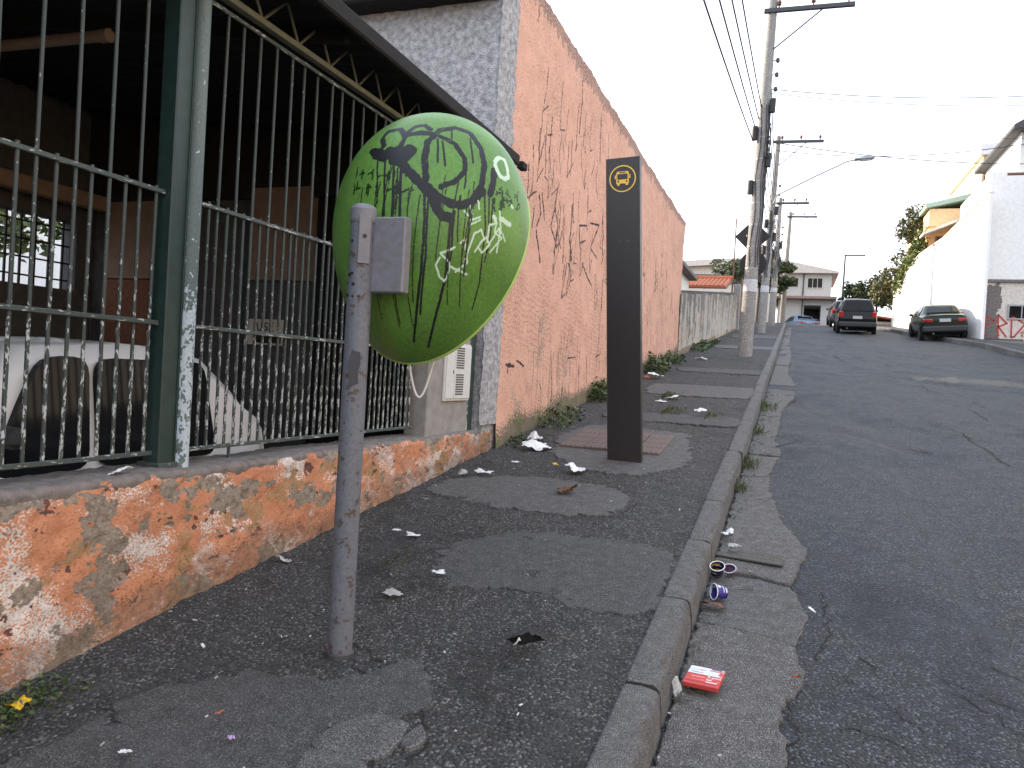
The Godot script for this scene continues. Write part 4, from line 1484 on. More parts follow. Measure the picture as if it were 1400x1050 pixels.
func build_totem() -> void:
	var t := thing("bus_stop_pillar", "tall dark brown bus stop pillar with yellow bus emblem", "bus stop", gp(-1.385, -7.0, 0.02))
	t.rotation.z = deg_to_rad(3.7)
	var b := MB.new()
	b.bx(Vector3(0, 1.36, 0), Vector3(0.312, 2.82, 0.095), 0.004)
	part(b, "column", M.totem, t)
	for sx in [-1, 1]:
		var e := MB.new()
		e.bx(Vector3(0.1535 * sx, 1.36, 0.0488), Vector3(0.006, 2.81, 0.003), 0.001)
		part(e, "edge_strip", M.totem_edge, t)
	var em := Vector3(-0.002, 2.575, 0.0478)
	var ring := []
	for k in 41: ring.append(em + Vector3(cos(TAU * k / 40.0), sin(TAU * k / 40.0), 0) * 0.118)
	var rb := MB.new()
	for k in 40:
		var a: Vector3 = ring[k] - em
		var c: Vector3 = ring[k + 1] - em
		rb.quad(em + a * 0.955 + Vector3(0, 0, 0.002), em + a * 1.045 + Vector3(0, 0, 0.002), em + c * 1.045 + Vector3(0, 0, 0.002), em + c * 0.955 + Vector3(0, 0, 0.002))
	part(rb, "emblem_ring", M.yellow, t)
	var bus := MB.new()
	var X := Transform3D(Basis.IDENTITY, em + Vector3(0, 0, 0.0015))
	bus.prism(PackedVector2Array([Vector2(-0.058, -0.045), Vector2(0.058, -0.045), Vector2(0.058, 0.05), Vector2(0.048, 0.066), Vector2(-0.048, 0.066), Vector2(-0.058, 0.05)]), 0.003, X)
	bus.prism(PackedVector2Array([Vector2(-0.05, -0.062), Vector2(-0.028, -0.062), Vector2(-0.028, -0.045), Vector2(-0.05, -0.045)]), 0.003, X)
	bus.prism(PackedVector2Array([Vector2(0.028, -0.062), Vector2(0.05, -0.062), Vector2(0.05, -0.045), Vector2(0.028, -0.045)]), 0.003, X)
	bus.prism(PackedVector2Array([Vector2(-0.072, 0.0), Vector2(-0.062, 0.0), Vector2(-0.062, 0.035), Vector2(-0.072, 0.035)]), 0.003, X)
	bus.prism(PackedVector2Array([Vector2(0.062, 0.0), Vector2(0.072, 0.0), Vector2(0.072, 0.035), Vector2(0.062, 0.035)]), 0.003, X)
	var bn := part(bus, "bus_symbol", M.yellow, t)
	var win := MB.new()
	win.bx(em + Vector3(0, 0.018, 0.0045), Vector3(0.094, 0.05, 0.002))
	win.bx(em + Vector3(0, 0.056, 0.0045), Vector3(0.06, 0.008, 0.002))
	for sx in [-1, 1]: win.tube([em + Vector3(0.038 * sx, -0.026, 0.003), em + Vector3(0.038 * sx, -0.026, 0.0055)], [0.0085], 12)
	part(win, "bus_window", M.totem, bn)
	var nt := MB.new()
	for q in [[-0.03, 2.0], [0.03, 2.005], [0.05, 2.0], [0.1, 1.99]]: nt.bx(Vector3(q[0], q[1], 0.048), Vector3(0.004, 0.012, 0.002))
	part(nt, "scratch_marks", M.booth_box, t)
func leafy(mb: MB, ctr: Vector3, rad: Vector3, count: int, size: float, cols: Array, rg: RandomNumberGenerator, shellness := 0.5) -> void:
	for k in count:
		var d := Vector3(rg.randfn(), rg.randfn(), rg.randfn()).normalized()
		var r := pow(rg.randf(), shellness)
		var p := ctr + d * rad * r
		var c: Color = cols[rg.randi() % cols.size()]
		var v := rg.randf_range(0.7, 1.3)
		mb.col = Color(c.r * v, c.g * v, c.b * v)
		var a := Vector3(rg.randfn(), rg.randfn() * 0.6, rg.randfn()).normalized() * size * rg.randf_range(0.6, 1.3)
		var b := a.cross(Vector3(rg.randfn(), rg.randfn(), rg.randfn())).normalized() * a.length() * 0.42
		var m := a.cross(b).normalized() * a.length() * 0.12
		mb.quad(p - a, p - b + m, p + a, p + b + m)
func tree(called: String, label: String, at: Vector3, h: float, clumps: Array, leaf: float, per: int, cols: Array, sd: int, group := "") -> void:
	var t := thing(called, label, "tree", at, group)
	var rg := RandomNumberGenerator.new()
	rg.seed = sd
	var tr := MB.new()
	tr.tube([Vector3(0, -0.4, 0), Vector3(0.06, h * 0.4, 0.03), Vector3(-0.03, h * 0.75, 0.0), Vector3(0, h * 0.95, 0)], [0.03 * h, 0.024 * h, 0.016 * h, 0.006 * h], 10)
	for c in clumps:
		var e: Vector3 = c[0]
		var st := Vector3(0, clampf(e.y - 0.9, h * 0.3, h * 0.8), 0)
		tr.tube([st, st.lerp(e, 0.5) + Vector3(0, 0.15, 0), e], [0.011 * h, 0.007 * h, 0.003 * h], 6)
	part(tr, "trunk", M.bark, t)
	var cr := MB.new()
	for c in clumps:
		leafy(cr, c[0], c[1], per, leaf, cols, rg, 0.45)
		for q in 5:
			var d := Vector3(rg.randfn(), rg.randfn() * 0.7, rg.randfn()).normalized()
			leafy(cr, c[0] + d * c[1] * 0.95, c[1] * 0.4, per / 7, leaf, cols, rg, 0.5)
	part(cr, "crown", M.leaf, t)
func weed(label: String, at: Vector3, w: float, h: float, n: int, leaf: float, sd: int, blades := false, bush := false) -> void:
	var rg := RandomNumberGenerator.new()
	rg.seed = sd
	var mb := MB.new()
	var cols := [Color(0.05, 0.085, 0.02), Color(0.035, 0.07, 0.018), Color(0.085, 0.10, 0.03), Color(0.11, 0.09, 0.05)]
	for k in n:
		var c: Color = cols[rg.randi() % (4 if blades else 3)]
		mb.col = c * rg.randf_range(0.7, 1.35)
		var px := rg.randfn() * w * 0.30
		var pz := clampf(rg.randfn() * w * 0.6, -w * 0.9, w * 0.9)
		var b := Vector3(clampf(px, -0.11, 0.2) if not blades else clampf(px, -0.02, 0.2), 0, pz)
		b.y = -b.z * S
		if blades:
			var tip := b + Vector3(rg.randf_range(-0.3, 0.7) * h, rg.randf_range(0.3, 1.0) * h, rg.randfn() * 0.5 * h)
			var sd2 := (tip - b).cross(Vector3.UP).normalized() * leaf
			var mid := b.lerp(tip, 0.55) + Vector3(0, h * 0.18, 0)
			mb.quad(b - sd2, b + sd2, mid + sd2 * 0.7, mid - sd2 * 0.7)
			mb.tri(mid - sd2 * 0.7, mid + sd2 * 0.7, tip)
		else:
			var hh := h * pow(rg.randf(), 1.2) * (1.0 - 0.5 * minf(1.0, absf(pz) / w))
			var p := b + Vector3(rg.randfn() * 0.02 + 0.02, hh, rg.randfn() * 0.03)
			if k % 3 == 0: mb.tube([b - Vector3(0, 0.03, 0), b.lerp(p, 0.6) + Vector3(0.01, 0, 0), p], [0.003, 0.002], 4, false)
			var a := Vector3(rg.randfn() + 0.4, rg.randfn() * 0.5, rg.randfn()).normalized() * leaf * rg.randf_range(0.5, 1.3)
			var d := a.cross(Vector3(rg.randfn() * 0.4, 1, rg.randfn() * 0.4)).normalized() * a.length() * 0.6
			mb.quad(p - a * 0.3, p + a * 0.5 - d, p + a * 1.4, p + a * 0.5 + d)
	var o := solo(mb, "weed_clump", M.leaf, label, "weeds", "weeds along wall and kerb", at)
	if not bush: o.set_meta("kind", "stuff")
func build_plants() -> void:
	weed("low green weeds at the left foot of the orange wall", gp(-2.60, -2.0), 0.24, 0.05, 420, 0.014, 1)
	weed("moss and small weeds at the corner foot of pink wall", gp(-2.58, -7.5), 0.35, 0.06, 260, 0.018, 2)
	weed("thin weeds along the pink wall left of the bus pillar", gp(-2.60, -8.8), 0.6, 0.20, 300, 0.032, 3)
	weed("leafy weed against pink wall just left of the bus pillar", gp(-2.58, -10.9), 0.4, 0.34, 300, 0.045, 4, false, true)
	weed("bushy weed against pink wall seen right of the bus pillar", gp(-2.54, -15.2), 0.6, 0.4, 420, 0.045, 5, false, true)
	weed("second bushy weed near the far end of pink wall", gp(-2.54, -17.5), 0.6, 0.28, 260, 0.045, 6, false, true)
	weed("weeds at the foot of the stained grey wall", gp(-2.48, -23.5), 2.6, 0.2, 600, 0.05, 7)
	weed("patch of grass growing across the pavement crack beyond bus pillar", gp(-1.5, -10.2), 0.35, 0.06, 260, 0.004, 8, true)
	weed("patch of grass on the pavement beside the far weeds", gp(-1.75, -11.7), 0.35, 0.06, 260, 0.004, 9, true)
	weed("dry grass tuft in the pavement near the kerb", gp(-0.95, -10.0), 0.3, 0.05, 200, 0.004, 10, true)
	weed("grass tuft in the gutter nearest the wooden plank", gp(-0.38, -7.0, -0.15), 0.14, 0.09, 90, 0.0035, 11, true)
	weed("bent grass tuft under the kerb level with bus pillar", gp(-0.38, -8.0, -0.15), 0.2, 0.12, 120, 0.004, 12, true)
	weed("grass tuft under the kerb beyond the bus pillar", gp(-0.38, -9.9, -0.15), 0.2, 0.11, 110, 0.004, 13, true)
	weed("farthest grass tuft under the near kerb", gp(-0.38, -12.1, -0.15), 0.4, 0.13, 130, 0.005, 14, true)
	weed("dry straw beside the orange wall behind the grey post", gp(-2.05, -3.85, 0.01), 0.16, 0.03, 40, 0.003, 15, true)
func crumple(sx: float, sz: float, hgt: float, sd: int, fold := 0.0) -> MB:
	# a torn sheet, pushed together: creased in straight folds, its outline ragged
	var rg := RandomNumberGenerator.new()
	rg.seed = 500 + sd
	var f := noise(500 + sd, 1.0, 2)
	var creases := []
	for k in 7:
		var an := rg.randf() * PI
		creases.append([Vector2(cos(an), sin(an)), rg.randf_range(-0.35, 0.35), rg.randf_range(-1.0, 1.0)])
	var p := PackedVector3Array()
	var uv := PackedVector2Array()
	var m := 15
	for y in m:
		for x in m:
			var a := x / (m - 1.0) - 0.5
			var b := 0.5 - y / (m - 1.0)
			var an := atan2(b, a)
			var e := 0.85 + 0.5 * f.get_noise_2d(cos(an) * 1.3 + 5.0, sin(an) * 1.3)
			var rr := Vector2(a, b)
			# square to rounded outline
			rr *= lerpf(1.0, 0.5 / max(0.001, rr.length()) * maxf(absf(a), absf(b)) * 2.0 if rr.length() > 0.001 else 1.0, 0.55)
			var h := 0.5
			for c in creases: h += absf(rr.dot(c[0]) - c[1]) * c[2] * 1.1
			h = absf(h) * hgt * 1.8 * (1.0 - 0.55 * minf(1.0, rr.length() * 2.0)) + hgt * 0.25 * f.get_noise_2d(a * 5.0, b * 5.0)
			var px := rr.x * sx * e
			var pz := rr.y * sz * e
			p.append(Vector3(px, max(0.0, h + fold * absf(a)) + 0.003 - pz * S, pz))
			uv.append(Vector2(a + 0.5, y / (m - 1.0)))
	var mb := MB.new()
	mb.sheet(p, m, uv)
	return mb
func litter(called: String, label: String, at: Vector3, sx: float, sz: float, h: float, m: Material, sd: int, turn := 0.0, fold := 0.0) -> void:
	var o := solo(crumple(sx, sz, h, sd, fold), called, m, label, "litter", "litter on pavement and gutter", at)
	o.rotation.y = turn
func build_litter() -> void:
	var up := 0.012
	litter("crumpled_paper", "large crumpled white paper on pavement near pink wall corner", gp(-2.30, -7.15, up), 0.30, 0.22, 0.05, M.paper, 1, 0.5)
	litter("crumpled_paper", "white paper scrap standing behind the large crumpled paper", gp(-2.44, -7.55, up), 0.14, 0.16, 0.08, M.paper, 2)
	litter("crumpled_paper", "cream crumpled paper on pavement left of the bus pillar", gp(-1.68, -6.38, 0.026), 0.20, 0.16, 0.06, M.paper, 3, 1.2)
	litter("dry_leaf", "curled brown leaf on the pale concrete patch", gp(-1.55, -5.66, 0.026), 0.17, 0.14, 0.055, M.dead_leaf, 4, 0.3)
	litter("paper_scrap", "white and grey wrapper beside the orange wall base", gp(-2.34, -5.93, 0.026), 0.16, 0.10, 0.03, M.paper, 5)
	litter("paper_scrap", "small grey scrap left of the wrapper by the wall", gp(-2.5, -5.85, 0.026), 0.10, 0.06, 0.03, M.paper_grey, 51)
	litter("paper_scrap", "flat white scrap behind the grey wrapper near the wall", gp(-2.28, -6.5, up), 0.09, 0.05, 0.01, M.paper, 6)
	litter("yellow_scrap", "tiny yellow scrap on pavement beside the cream paper", gp(-1.87, -6.42, up), 0.07, 0.05, 0.025, M.yellow, 7)
	litter("paper_scrap", "torn white paper on dark pavement behind the grey post", gp(-2.15, -4.3, up), 0.10, 0.05, 0.012, M.paper, 8, 0.2)
	litter("paper_scrap", "smaller torn white paper left of the torn one behind post", gp(-2.28, -4.32, up), 0.06, 0.04, 0.012, M.paper, 9)
	litter("paper_scrap", "pinkish flat scrap at the edge of the dark concrete patch", gp(-1.72, -3.76, 0.024), 0.09, 0.05, 0.012, M.paper, 10, 0.1)
	litter("flat_stone", "flat grey fragment on pavement right of the grey post", gp(-1.82, -3.44, up), 0.11, 0.08, 0.014, M.paper_grey, 11)
	litter("black_bag_scrap", "crumpled black plastic scrap on pavement near the kerb", gp(-1.0, -3.14, up), 0.17, 0.09, 0.05, M.black, 12, 0.5)
	litter("paper_scrap", "white scrap lying close to the black plastic scrap", gp(-1.03, -3.1, 0.03), 0.03, 0.04, 0.02, M.paper, 13)
	litter("yellow_wrapper", "yellow and grey wrapper in the weeds at bottom left", gp(-2.50, -1.97, 0.03), 0.08, 0.06, 0.02, print_tex(Color(0.75, 0.6, 0.05), [Color(0.3, 0.35, 0.45), Color(0.85, 0.7, 0.1)], 1), 14)
	litter("purple_wrapper", "tiny purple and white wrapper at the bottom of the pavement", gp(-1.70, -2.12, 0.022), 0.035, 0.025, 0.012, print_tex(Color(0.7, 0.6, 0.75), [Color(0.35, 0.1, 0.4)], 2), 15)
	litter("paper_scrap", "white paper at the bottom edge left of the purple wrapper", gp(-1.96, -1.93, 0.022), 0.05, 0.03, 0.01, M.paper, 16)
	litter("paper_scrap", "small white lump on pavement between wall and grey post", gp(-2.27, -2.62, up), 0.022, 0.02, 0.02, M.paper, 17)
	litter("paper_scrap", "grey rag at the orange wall base left of the post", gp(-2.60, -3.62, up), 0.11, 0.05, 0.03, M.paper_grey, 18)
	litter("crumpled_paper", "white paper far along the pavement beside the kerb grass", gp(-1.6, -11.4, up), 0.2, 0.12, 0.05, M.paper, 19)
	litter("crumpled_paper", "white paper before the grass strip beyond the bus pillar", gp(-1.05, -9.95, up), 0.18, 0.14, 0.05, M.paper, 20)
	litter("crumpled_paper", "white litter by the bushy weed on pink wall", gp(-2.3, -14.0, up), 0.3, 0.2, 0.08, M.paper, 21)
	litter("crumpled_paper", "small white paper beside the grass past the bus pillar", gp(-1.72, -11.0, up), 0.16, 0.1, 0.03, M.paper, 22)
	litter("orange_scrap", "orange scrap at the edge of the bushy weed", gp(-2.35, -13.4, up), 0.12, 0.1, 0.07, M.clay, 23)
	litter("crumpled_paper", "white paper on far pavement before the stained wall", gp(-2.0, -18.6, up), 0.3, 0.2, 0.06, M.paper, 24)
	litter("crumpled_paper", "white crumpled tissue in gutter above the wooden plank", gp(-0.345, -5.5, -0.135), 0.09, 0.10, 0.05, M.paper, 25)
	litter("paper_scrap", "pale torn cloth lying on the wooden plank", gp(-0.28, -5.22, -0.10), 0.10, 0.06, 0.02, M.paper_grey, 26)
	litter("snack_wrapper", "red brown snack wrapper flattened in gutter below the cup", gp(-0.315, -4.28, -0.135), 0.14, 0.07, 0.02, print_tex(Color(0.3, 0.14, 0.1), [Color(0.5, 0.3, 0.25), Color(0.15, 0.06, 0.05)], 3), 27)
	litter("crumpled_paper", "grey crumpled paper wedged between kerb and red carton", gp(-0.365, -3.27, -0.135), 0.05, 0.07, 0.045, M.paper_grey, 28)
	# loose chips too small to tell apart
	var rg := RandomNumberGenerator.new()
	rg.seed = 77
	var mb := MB.new()
	for k in 420:
		var z := -1.6 - pow(rg.randf(), 1.6) * 14.0
		var x := rg.randf_range(-2.66, -0.6) if k % 3 else rg.randf_range(-0.4, -0.15)
		if k % 7 == 0: x = rg.randf_range(-2.68, -2.45)
		var s := rg.randf_range(0.003, 0.009)
		var v := rg.randf_range(0.1, 0.6)
		mb.col = Color(v, v * 0.97, v * 0.92)
		mb.box(Transform3D(Basis.from_euler(Vector3(rg.randf() * 0.5, rg.randf() * TAU, rg.randf() * 0.5)), gp(x, z, (0.012 if x < -0.5 else -0.135) + s * 0.2)), Vector3(s * rg.randf_range(1, 3), s * 0.5, s), s * 0.15)
	var mm := mat(1, 1, 1, 0.9)
	mm.vertex_color_use_as_albedo = true
	var o := part(mb, "loose_debris", mm, self)
	tag(o, "fine scattered chips of paper and grit over the pavement", "debris")
	o.set_meta("kind", "stuff")
	var st := MB.new()
	for k in 320:
		var z := -3.2 - rg.randf() * 11.0
		var a := gp(-0.39 + absf(rg.randfn()) * 0.07, z, -0.138)
		var d := Vector3(rg.randfn() * 0.03, 0.004, rg.randfn() * 0.05)
		st.tube([a, a + d], [0.0025], 4)
	o = part(st, "dry_twigs", M.wood, self)
	tag(o, "fine dry twigs and leaf bits lying along the gutter", "debris")
	o.set_meta("kind", "stuff")
	# wooden plank
	var pl := MB.new()
	for k in 3: pl.box(Transform3D(Basis(Vector3(0, 1, 0), -0.16) * Basis(Vector3(1, 0, 0), 0.114), Vector3(0.03 * k - 0.02, 0.0066 * k - 0.004, -0.060 * k)), Vector3(0.42 - 0.07 * k, 0.013 - 0.002 * k, 0.058), 0.003)
	solo(pl, "wooden_plank", M.wood, "weathered broken plank lying in the gutter", "plank", "", gp(-0.16, -5.12, -0.125))
	# plastic cups
	cup("crushed_cup", "dark blue and yellow crushed cup lying against the kerb", gp(-0.345, -4.75, -0.10), print_tex(Color(0.06, 0.07, 0.2), [Color(0.08, 0.1, 0.35), Color(0.8, 0.6, 0.05), Color(0.7, 0.7, 0.75)], 4), Vector3(0.5, 0.6, 0.3), 0.9)
	cup("crushed_cup", "small pink and blue cup behind the dark blue cup", gp(-0.27, -4.83, -0.11), print_tex(Color(0.5, 0.45, 0.6), [Color(0.75, 0.2, 0.2), Color(0.15, 0.15, 0.5)], 5), Vector3(1.2, 0.3, 0.6), 0.6)
	cup("crushed_cup", "flattened purple and white cup above the snack wrapper", gp(-0.30, -4.42, -0.105), print_tex(Color(0.2, 0.17, 0.5), [Color(0.8, 0.8, 0.85), Color(0.12, 0.1, 0.35)], 6), Vector3(1.3, 0.2, 1.2), 1.0)
	# carton
	var ct := thing("red_carton", "flattened red and white food carton in the near gutter", "carton", gp(-0.275, -3.42, -0.125), "litter on pavement and gutter")
	ct.rotation = Vector3(atan(S), -0.12, 0.02)
	var cb := MB.new()
	cb.bx(Vector3(0, 0.012, 0), Vector3(0.15, 0.022, 0.16), 0.003)
	part(cb, "box", mat(0.5, 0.05, 0.045, 0.5), ct)
	var c2 := MB.new()
	c2.quad_uv(Vector3(-0.073, 0.0245, -0.01), Vector3(0.073, 0.0245, -0.01), Vector3(0.073, 0.0245, -0.078), Vector3(-0.073, 0.0245, -0.078), Vector2(0, 0), Vector2(1, 1))
	part(c2, "printed_panel", print_tex(Color(0.82, 0.84, 0.88), [Color(0.6, 0.65, 0.8), Color(0.85, 0.3, 0.25), Color(0.3, 0.3, 0.45)], 7), ct)
	var c3 := MB.new()
	c3.quad_uv(Vector3(-0.073, 0.0245, 0.06), Vector3(0.073, 0.0245, 0.06), Vector3(0.073, 0.0245, -0.006), Vector3(-0.073, 0.0245, -0.006), Vector2(0, 0), Vector2(1, 1))
	part(c3, "printed_panel", print_tex(Color(0.75, 0.2, 0.18), [Color(0.9, 0.85, 0.85), Color(0.7, 0.1, 0.1), Color(0.85, 0.5, 0.45)], 8), ct)
	litter("paper_scrap", "thin white strip lying at the asphalt edge", gp(0.18, -4.44, -0.135), 0.02, 0.07, 0.004, M.paper, 29, 0.5)
	litter("dry_leaf", "pale leaf alone on the asphalt at the right edge", gp(1.24, -4.85, -0.155), 0.08, 0.03, 0.006, M.wood, 30, 0.2)
	litter("crumpled_paper", "white tissue lying on the wall coping under the bars", Vector3(-2.77, 1.006, -2.62), 0.05, 0.13, 0.03, M.paper, 31)
	litter("brick_chip", "orange brick chip at the edge of the asphalt filling", gp(0.1, -3.62, -0.135), 0.04, 0.025, 0.015, M.clay, 32)
	litter("candy_wrapper", "orange candy wrapper on the pavement left of the post foot", gp(-1.84, -2.23, 0.022), 0.035, 0.012, 0.008, M.clay, 33, 0.6)
func cup(called: String, label: String, at: Vector3, m: Material, rot: Vector3, squash: float) -> void:
	var t := thing(called, label, "cup", at, "litter on pavement and gutter")
	t.rotation = rot
	var mb := MB.new()
	var x := Transform3D(Basis.from_scale(Vector3(1, 1, squash)), Vector3.ZERO)
	mb.lathe([Vector2(0.0, -0.035), Vector2(0.032, -0.035), Vector2(0.036, -0.01), Vector2(0.042, 0.035)], 20, x)
	for k in mb.t.size(): mb.t[k].y = (mb.t[k].y + 0.035) / 0.07
	part(mb, "body", m, t)
	var r := MB.new()
	var path := []
	for k in 21: path.append(Vector3(cos(TAU * k / 20.0) * 0.0435, 0.036, sin(TAU * k / 20.0) * 0.0435 * squash))
	r.tube(path, [0.0032], 6, false)
	part(r, "rim", M.paper, t)
func utility_pole(label: String, at: Vector3, h: float, lean: float, arm_y: float, arm_len: float, detail: int) -> void:
	var t := thing("utility_pole", label, "utility pole", at, "concrete poles along the left kerb")
	t.rotation.z = lean
	var mb := MB.new()
	mb.tube([Vector3(0, -0.3, 0), Vector3(0, h * 0.5, 0), Vector3(0, h, 0)], [0.185, 0.14, 0.092], 18)
	part(mb, "shaft", M.upole, t)
	if arm_len > 0.0:
		var ar := MB.new()
		ar.bx(Vector3(arm_len * 0.5 - 0.1, arm_y, 0.10), Vector3(arm_len + 0.2, 0.11, 0.09), 0.01)
		part(ar, "crossarm", M.iron, t)
		var br := MB.new()
		br.tube([Vector3(0.1, arm_y - 0.95, 0.08), Vector3(arm_len * 0.62, arm_y - 0.05, 0.10)], [0.018], 6)
		part(br, "brace", M.iron, t)
		for k in 3:
			var ins := MB.new()
			ins.lathe([Vector2(0.02, 0.05), Vector2(0.02, 0.12), Vector2(0.06, 0.13), Vector2(0.035, 0.17), Vector2(0.06, 0.18), Vector2(0.03, 0.25), Vector2(0, 0.26)], 10, Transform3D(Basis.IDENTITY, Vector3(0.15 + (arm_len - 0.3) * k * 0.5, arm_y, 0.10)))
			part(ins, "insulator", M.brown_paint, t)
	if detail > 0:
		var pn := MB.new()
		var py := 1.58 + 0.05 * detail
		pn.tube([Vector3(0, py, 0), Vector3(0, py + 0.36 - 0.05 * detail, 0)], [0.174, 0.170], 18, false)
		part(pn, "paper_notice", M.paper_notice, t)
		var rg := RandomNumberGenerator.new()
		rg.seed = 40 + detail
		for k in 7:      # straps
			var y: float = 2.2 + 0.55 * k
			if y > h - 1.0: break
			var sb := MB.new()
			var r := lerpf(0.185, 0.092, y / h) + 0.006
			sb.tube([Vector3(0, y, 0), Vector3(0, y + 0.03, 0)], [r], 16, false)
			part(sb, "strap", M.galv, t)
		var cb := MB.new()   # bundle of telephone cables strapped up the pole
		for k in 7:
			var an := rg.randf_range(-0.4, 2.6)
			var path := []
			for q in 12:
				var y := lerpf(2.1 + rg.randf() * 0.4, h * 0.62, q / 11.0)
				var r := lerpf(0.185, 0.092, y / h) + 0.02
				path.append(Vector3(cos(an + 0.2 * sin(q * 1.3)) * r, y, sin(an + 0.2 * sin(q * 1.3)) * r))
			cb.tube(path, [0.011], 5)
		for k in 5:          # slack coils
			var path := []
			var y0 := rg.randf_range(h * 0.42, h * 0.62)
			for q in 17: path.append(Vector3(0.16 + 0.05 * cos(q * TAU / 8.0), y0 + 0.2 * sin(q * TAU / 8.0), 0.12 + 0.01 * q))
			cb.tube(path, [0.009], 5)
		part(cb, "cable_bundle", M.wire, t)
		for k in 4:
			var bx := MB.new()
			var y := lerpf(h * 0.40, h * 0.60, k / 3.0)
			bx.tube([Vector3(0.19 * (1 if k % 2 else -1), y, 0.1), Vector3(0.19 * (1 if k % 2 else -1), y + 0.34, 0.1)], [0.07], 12)
			part(bx, "splice_case", M.black, t)
		for k in 3:
			var ins := MB.new()
			ins.lathe([Vector2(0, -0.05), Vector2(0.05, -0.05), Vector2(0.035, 0), Vector2(0.05, 0.05), Vector2(0, 0.05)], 10, Transform3D(Basis(Vector3(1, 0, 0), PI / 2), Vector3(0.22, h * 0.66 + 0.36 * k, 0.0)))
			ins.tube([Vector3(0, h * 0.66 + 0.36 * k, 0), Vector3(0.22, h * 0.66 + 0.36 * k, 0)], [0.012], 5)
			part(ins, "spool_insulator", M.iron, t)
func cable(label: String, a: Vector3, b: Vector3, sag: float, r: float, group: String) -> void:
	r *= 0.9 if group == "cables across the street" else 1.0
	var path := []
	for k in 25:
		var q := k / 24.0
		path.append(a.lerp(b, q) - Vector3(0, sag * 4.0 * q * (1.0 - q), 0) - a)
	var mb := MB.new()
	mb.tube(path, [r], 5)
	solo(mb, "overhead_cable", M.wire, label, "cable", group, a)
const ORD := ["lowest", "second lowest", "third lowest", "fourth lowest", "fifth lowest", "highest"]
func build_poles() -> void:
	utility_pole("nearest tall concrete utility pole with notice paper and cable boxes", gp(-1.13, -20.33), 10.2, -0.019, 8.66, 1.9, 1)
	utility_pole("second concrete utility pole from the viewer with street lamp arm", gp(-1.27, -33.4), 8.1, -0.028, 7.85, 1.75, 2)
	utility_pole("third concrete utility pole along the left kerb", gp(-1.1, -42.0), 6.6, -0.01, 6.3, 1.4, 3)
	utility_pole("farthest concrete utility pole beside the stone house", gp(-0.75, -52.0), 7.0, -0.02, 6.7, 1.6, 0)
	var lp := thing("street_lamp", "street lamp head on a long curved arm from the second pole", "street lamp", Vector3(-1.1, 9.2, -33.35))
	var ab := MB.new()
	ab.tube([Vector3(0, -0.1, 0.1), Vector3(0.15, 0.25, 0.15), Vector3(1.6, 0.95, 0.3), Vector3(2.7, 1.45, 0.4), Vector3(2.95, 1.5, 0.4)], [0.028], 8)
	part(ab, "arm", M.galv, lp)
	var hd := MB.new()
	hd.box(Transform3D(Basis(Vector3(0, 0, 1), 0.06), Vector3(3.3, 1.54, 0.4)), Vector3(0.75, 0.10, 0.22), 0.035)
	part(hd, "lamp_head", M.galv, lp)
	var gl := MB.new()
	gl.box(Transform3D(Basis(Vector3(0, 0, 1), 0.06), Vector3(3.38, 1.475, 0.4)), Vector3(0.45, 0.03, 0.17), 0.01)
	part(gl, "lens", M.plate, lp)
	# two road signs, seen from the back, on the nearest pole
	var sg := thing("diamond_sign", "dark back of a diamond traffic sign behind the nearest pole", "sign", Vector3(-1.13, 5.41, -20.66))
	var m := MB.new()
	m.prism(PackedVector2Array([Vector2(0.44, 0), Vector2(0, 0.44), Vector2(-0.44, 0), Vector2(0, -0.44)]), 0.012, Transform3D.IDENTITY, 0.002)
	part(m, "plate", M.black, sg)
	var br := MB.new()
	br.bx(Vector3(0, 0.0, 0.06), Vector3(0.3, 0.04, 0.14), 0.004)
	part(br, "bracket", M.galv, sg)
	var sg2 := thing("round_sign", "dark back of a round traffic sign below the diamond sign", "sign", Vector3(-1.08, 4.70, -20.66))
	var m2 := MB.new()
	m2.tube([Vector3(0, 0, -0.006), Vector3(0, 0, 0.006)], [0.33], 32)
	part(m2, "plate", M.black, sg2)
	var br2 := MB.new()
	br2.bx(Vector3(0, 0.0, 0.06), Vector3(0.3, 0.04, 0.14), 0.004)
	part(br2, "bracket", M.galv, sg2)
	var rp := MB.new()
	rp.tube([Vector3(0, -2.0, 0), Vector3(0.03, 1.2, 0), Vector3(0.02, 3.1, 0)], [0.035, 0.03], 8)
	solo(rp, "rusty_pipe", M.brown_paint, "thin rusty pipe standing above the stained wall", "pipe", "", Vector3(-2.78, 6.1, -36.6))
	# cables
	for k in 4:
		cable("%s black cable hanging from nearest pole towards the viewer" % ORD[k], Vector3(-1.24 + 0.05 * k, 7.75 + 0.28 * k, -20.3), Vector3(-1.55 + 0.13 * k, 4.75 + 0.62 * k, 16.0), 0.55, 0.014, "cables towards the viewer")
	for k in 6:
		cable("%s thin cable between the nearest and second utility poles" % ORD[k], Vector3(-1.05 + 0.03 * k, 7.1 + 0.42 * k, -20.5), Vector3(-1.2 + 0.03 * k, 8.3 + 0.4 * k, -33.3), 0.25, 0.014, "cables between first two poles")
	for k in 4:
		cable("%s thin cable between the second and third utility poles" % ORD[k], Vector3(-1.2, 8.2 + 0.5 * k, -33.5), Vector3(-1.05, 8.6 + 0.45 * k, -42.0), 0.15, 0.014, "cables between far poles")
	for k in 3:
		cable("%s thin cable between the third and farthest utility poles" % ORD[k], Vector3(-1.05, 8.7 + 0.5 * k, -42.0), Vector3(-0.75, 9.8 + 0.6 * k, -52.0), 0.15, 0.014, "cables between farthest poles")
	cable("upper cable crossing the street from nearest pole to right houses", Vector3(-0.95, 9.05, -20.3), Vector3(13.5, 10.6, -24.0), 0.7, 0.012, "cables across the street")
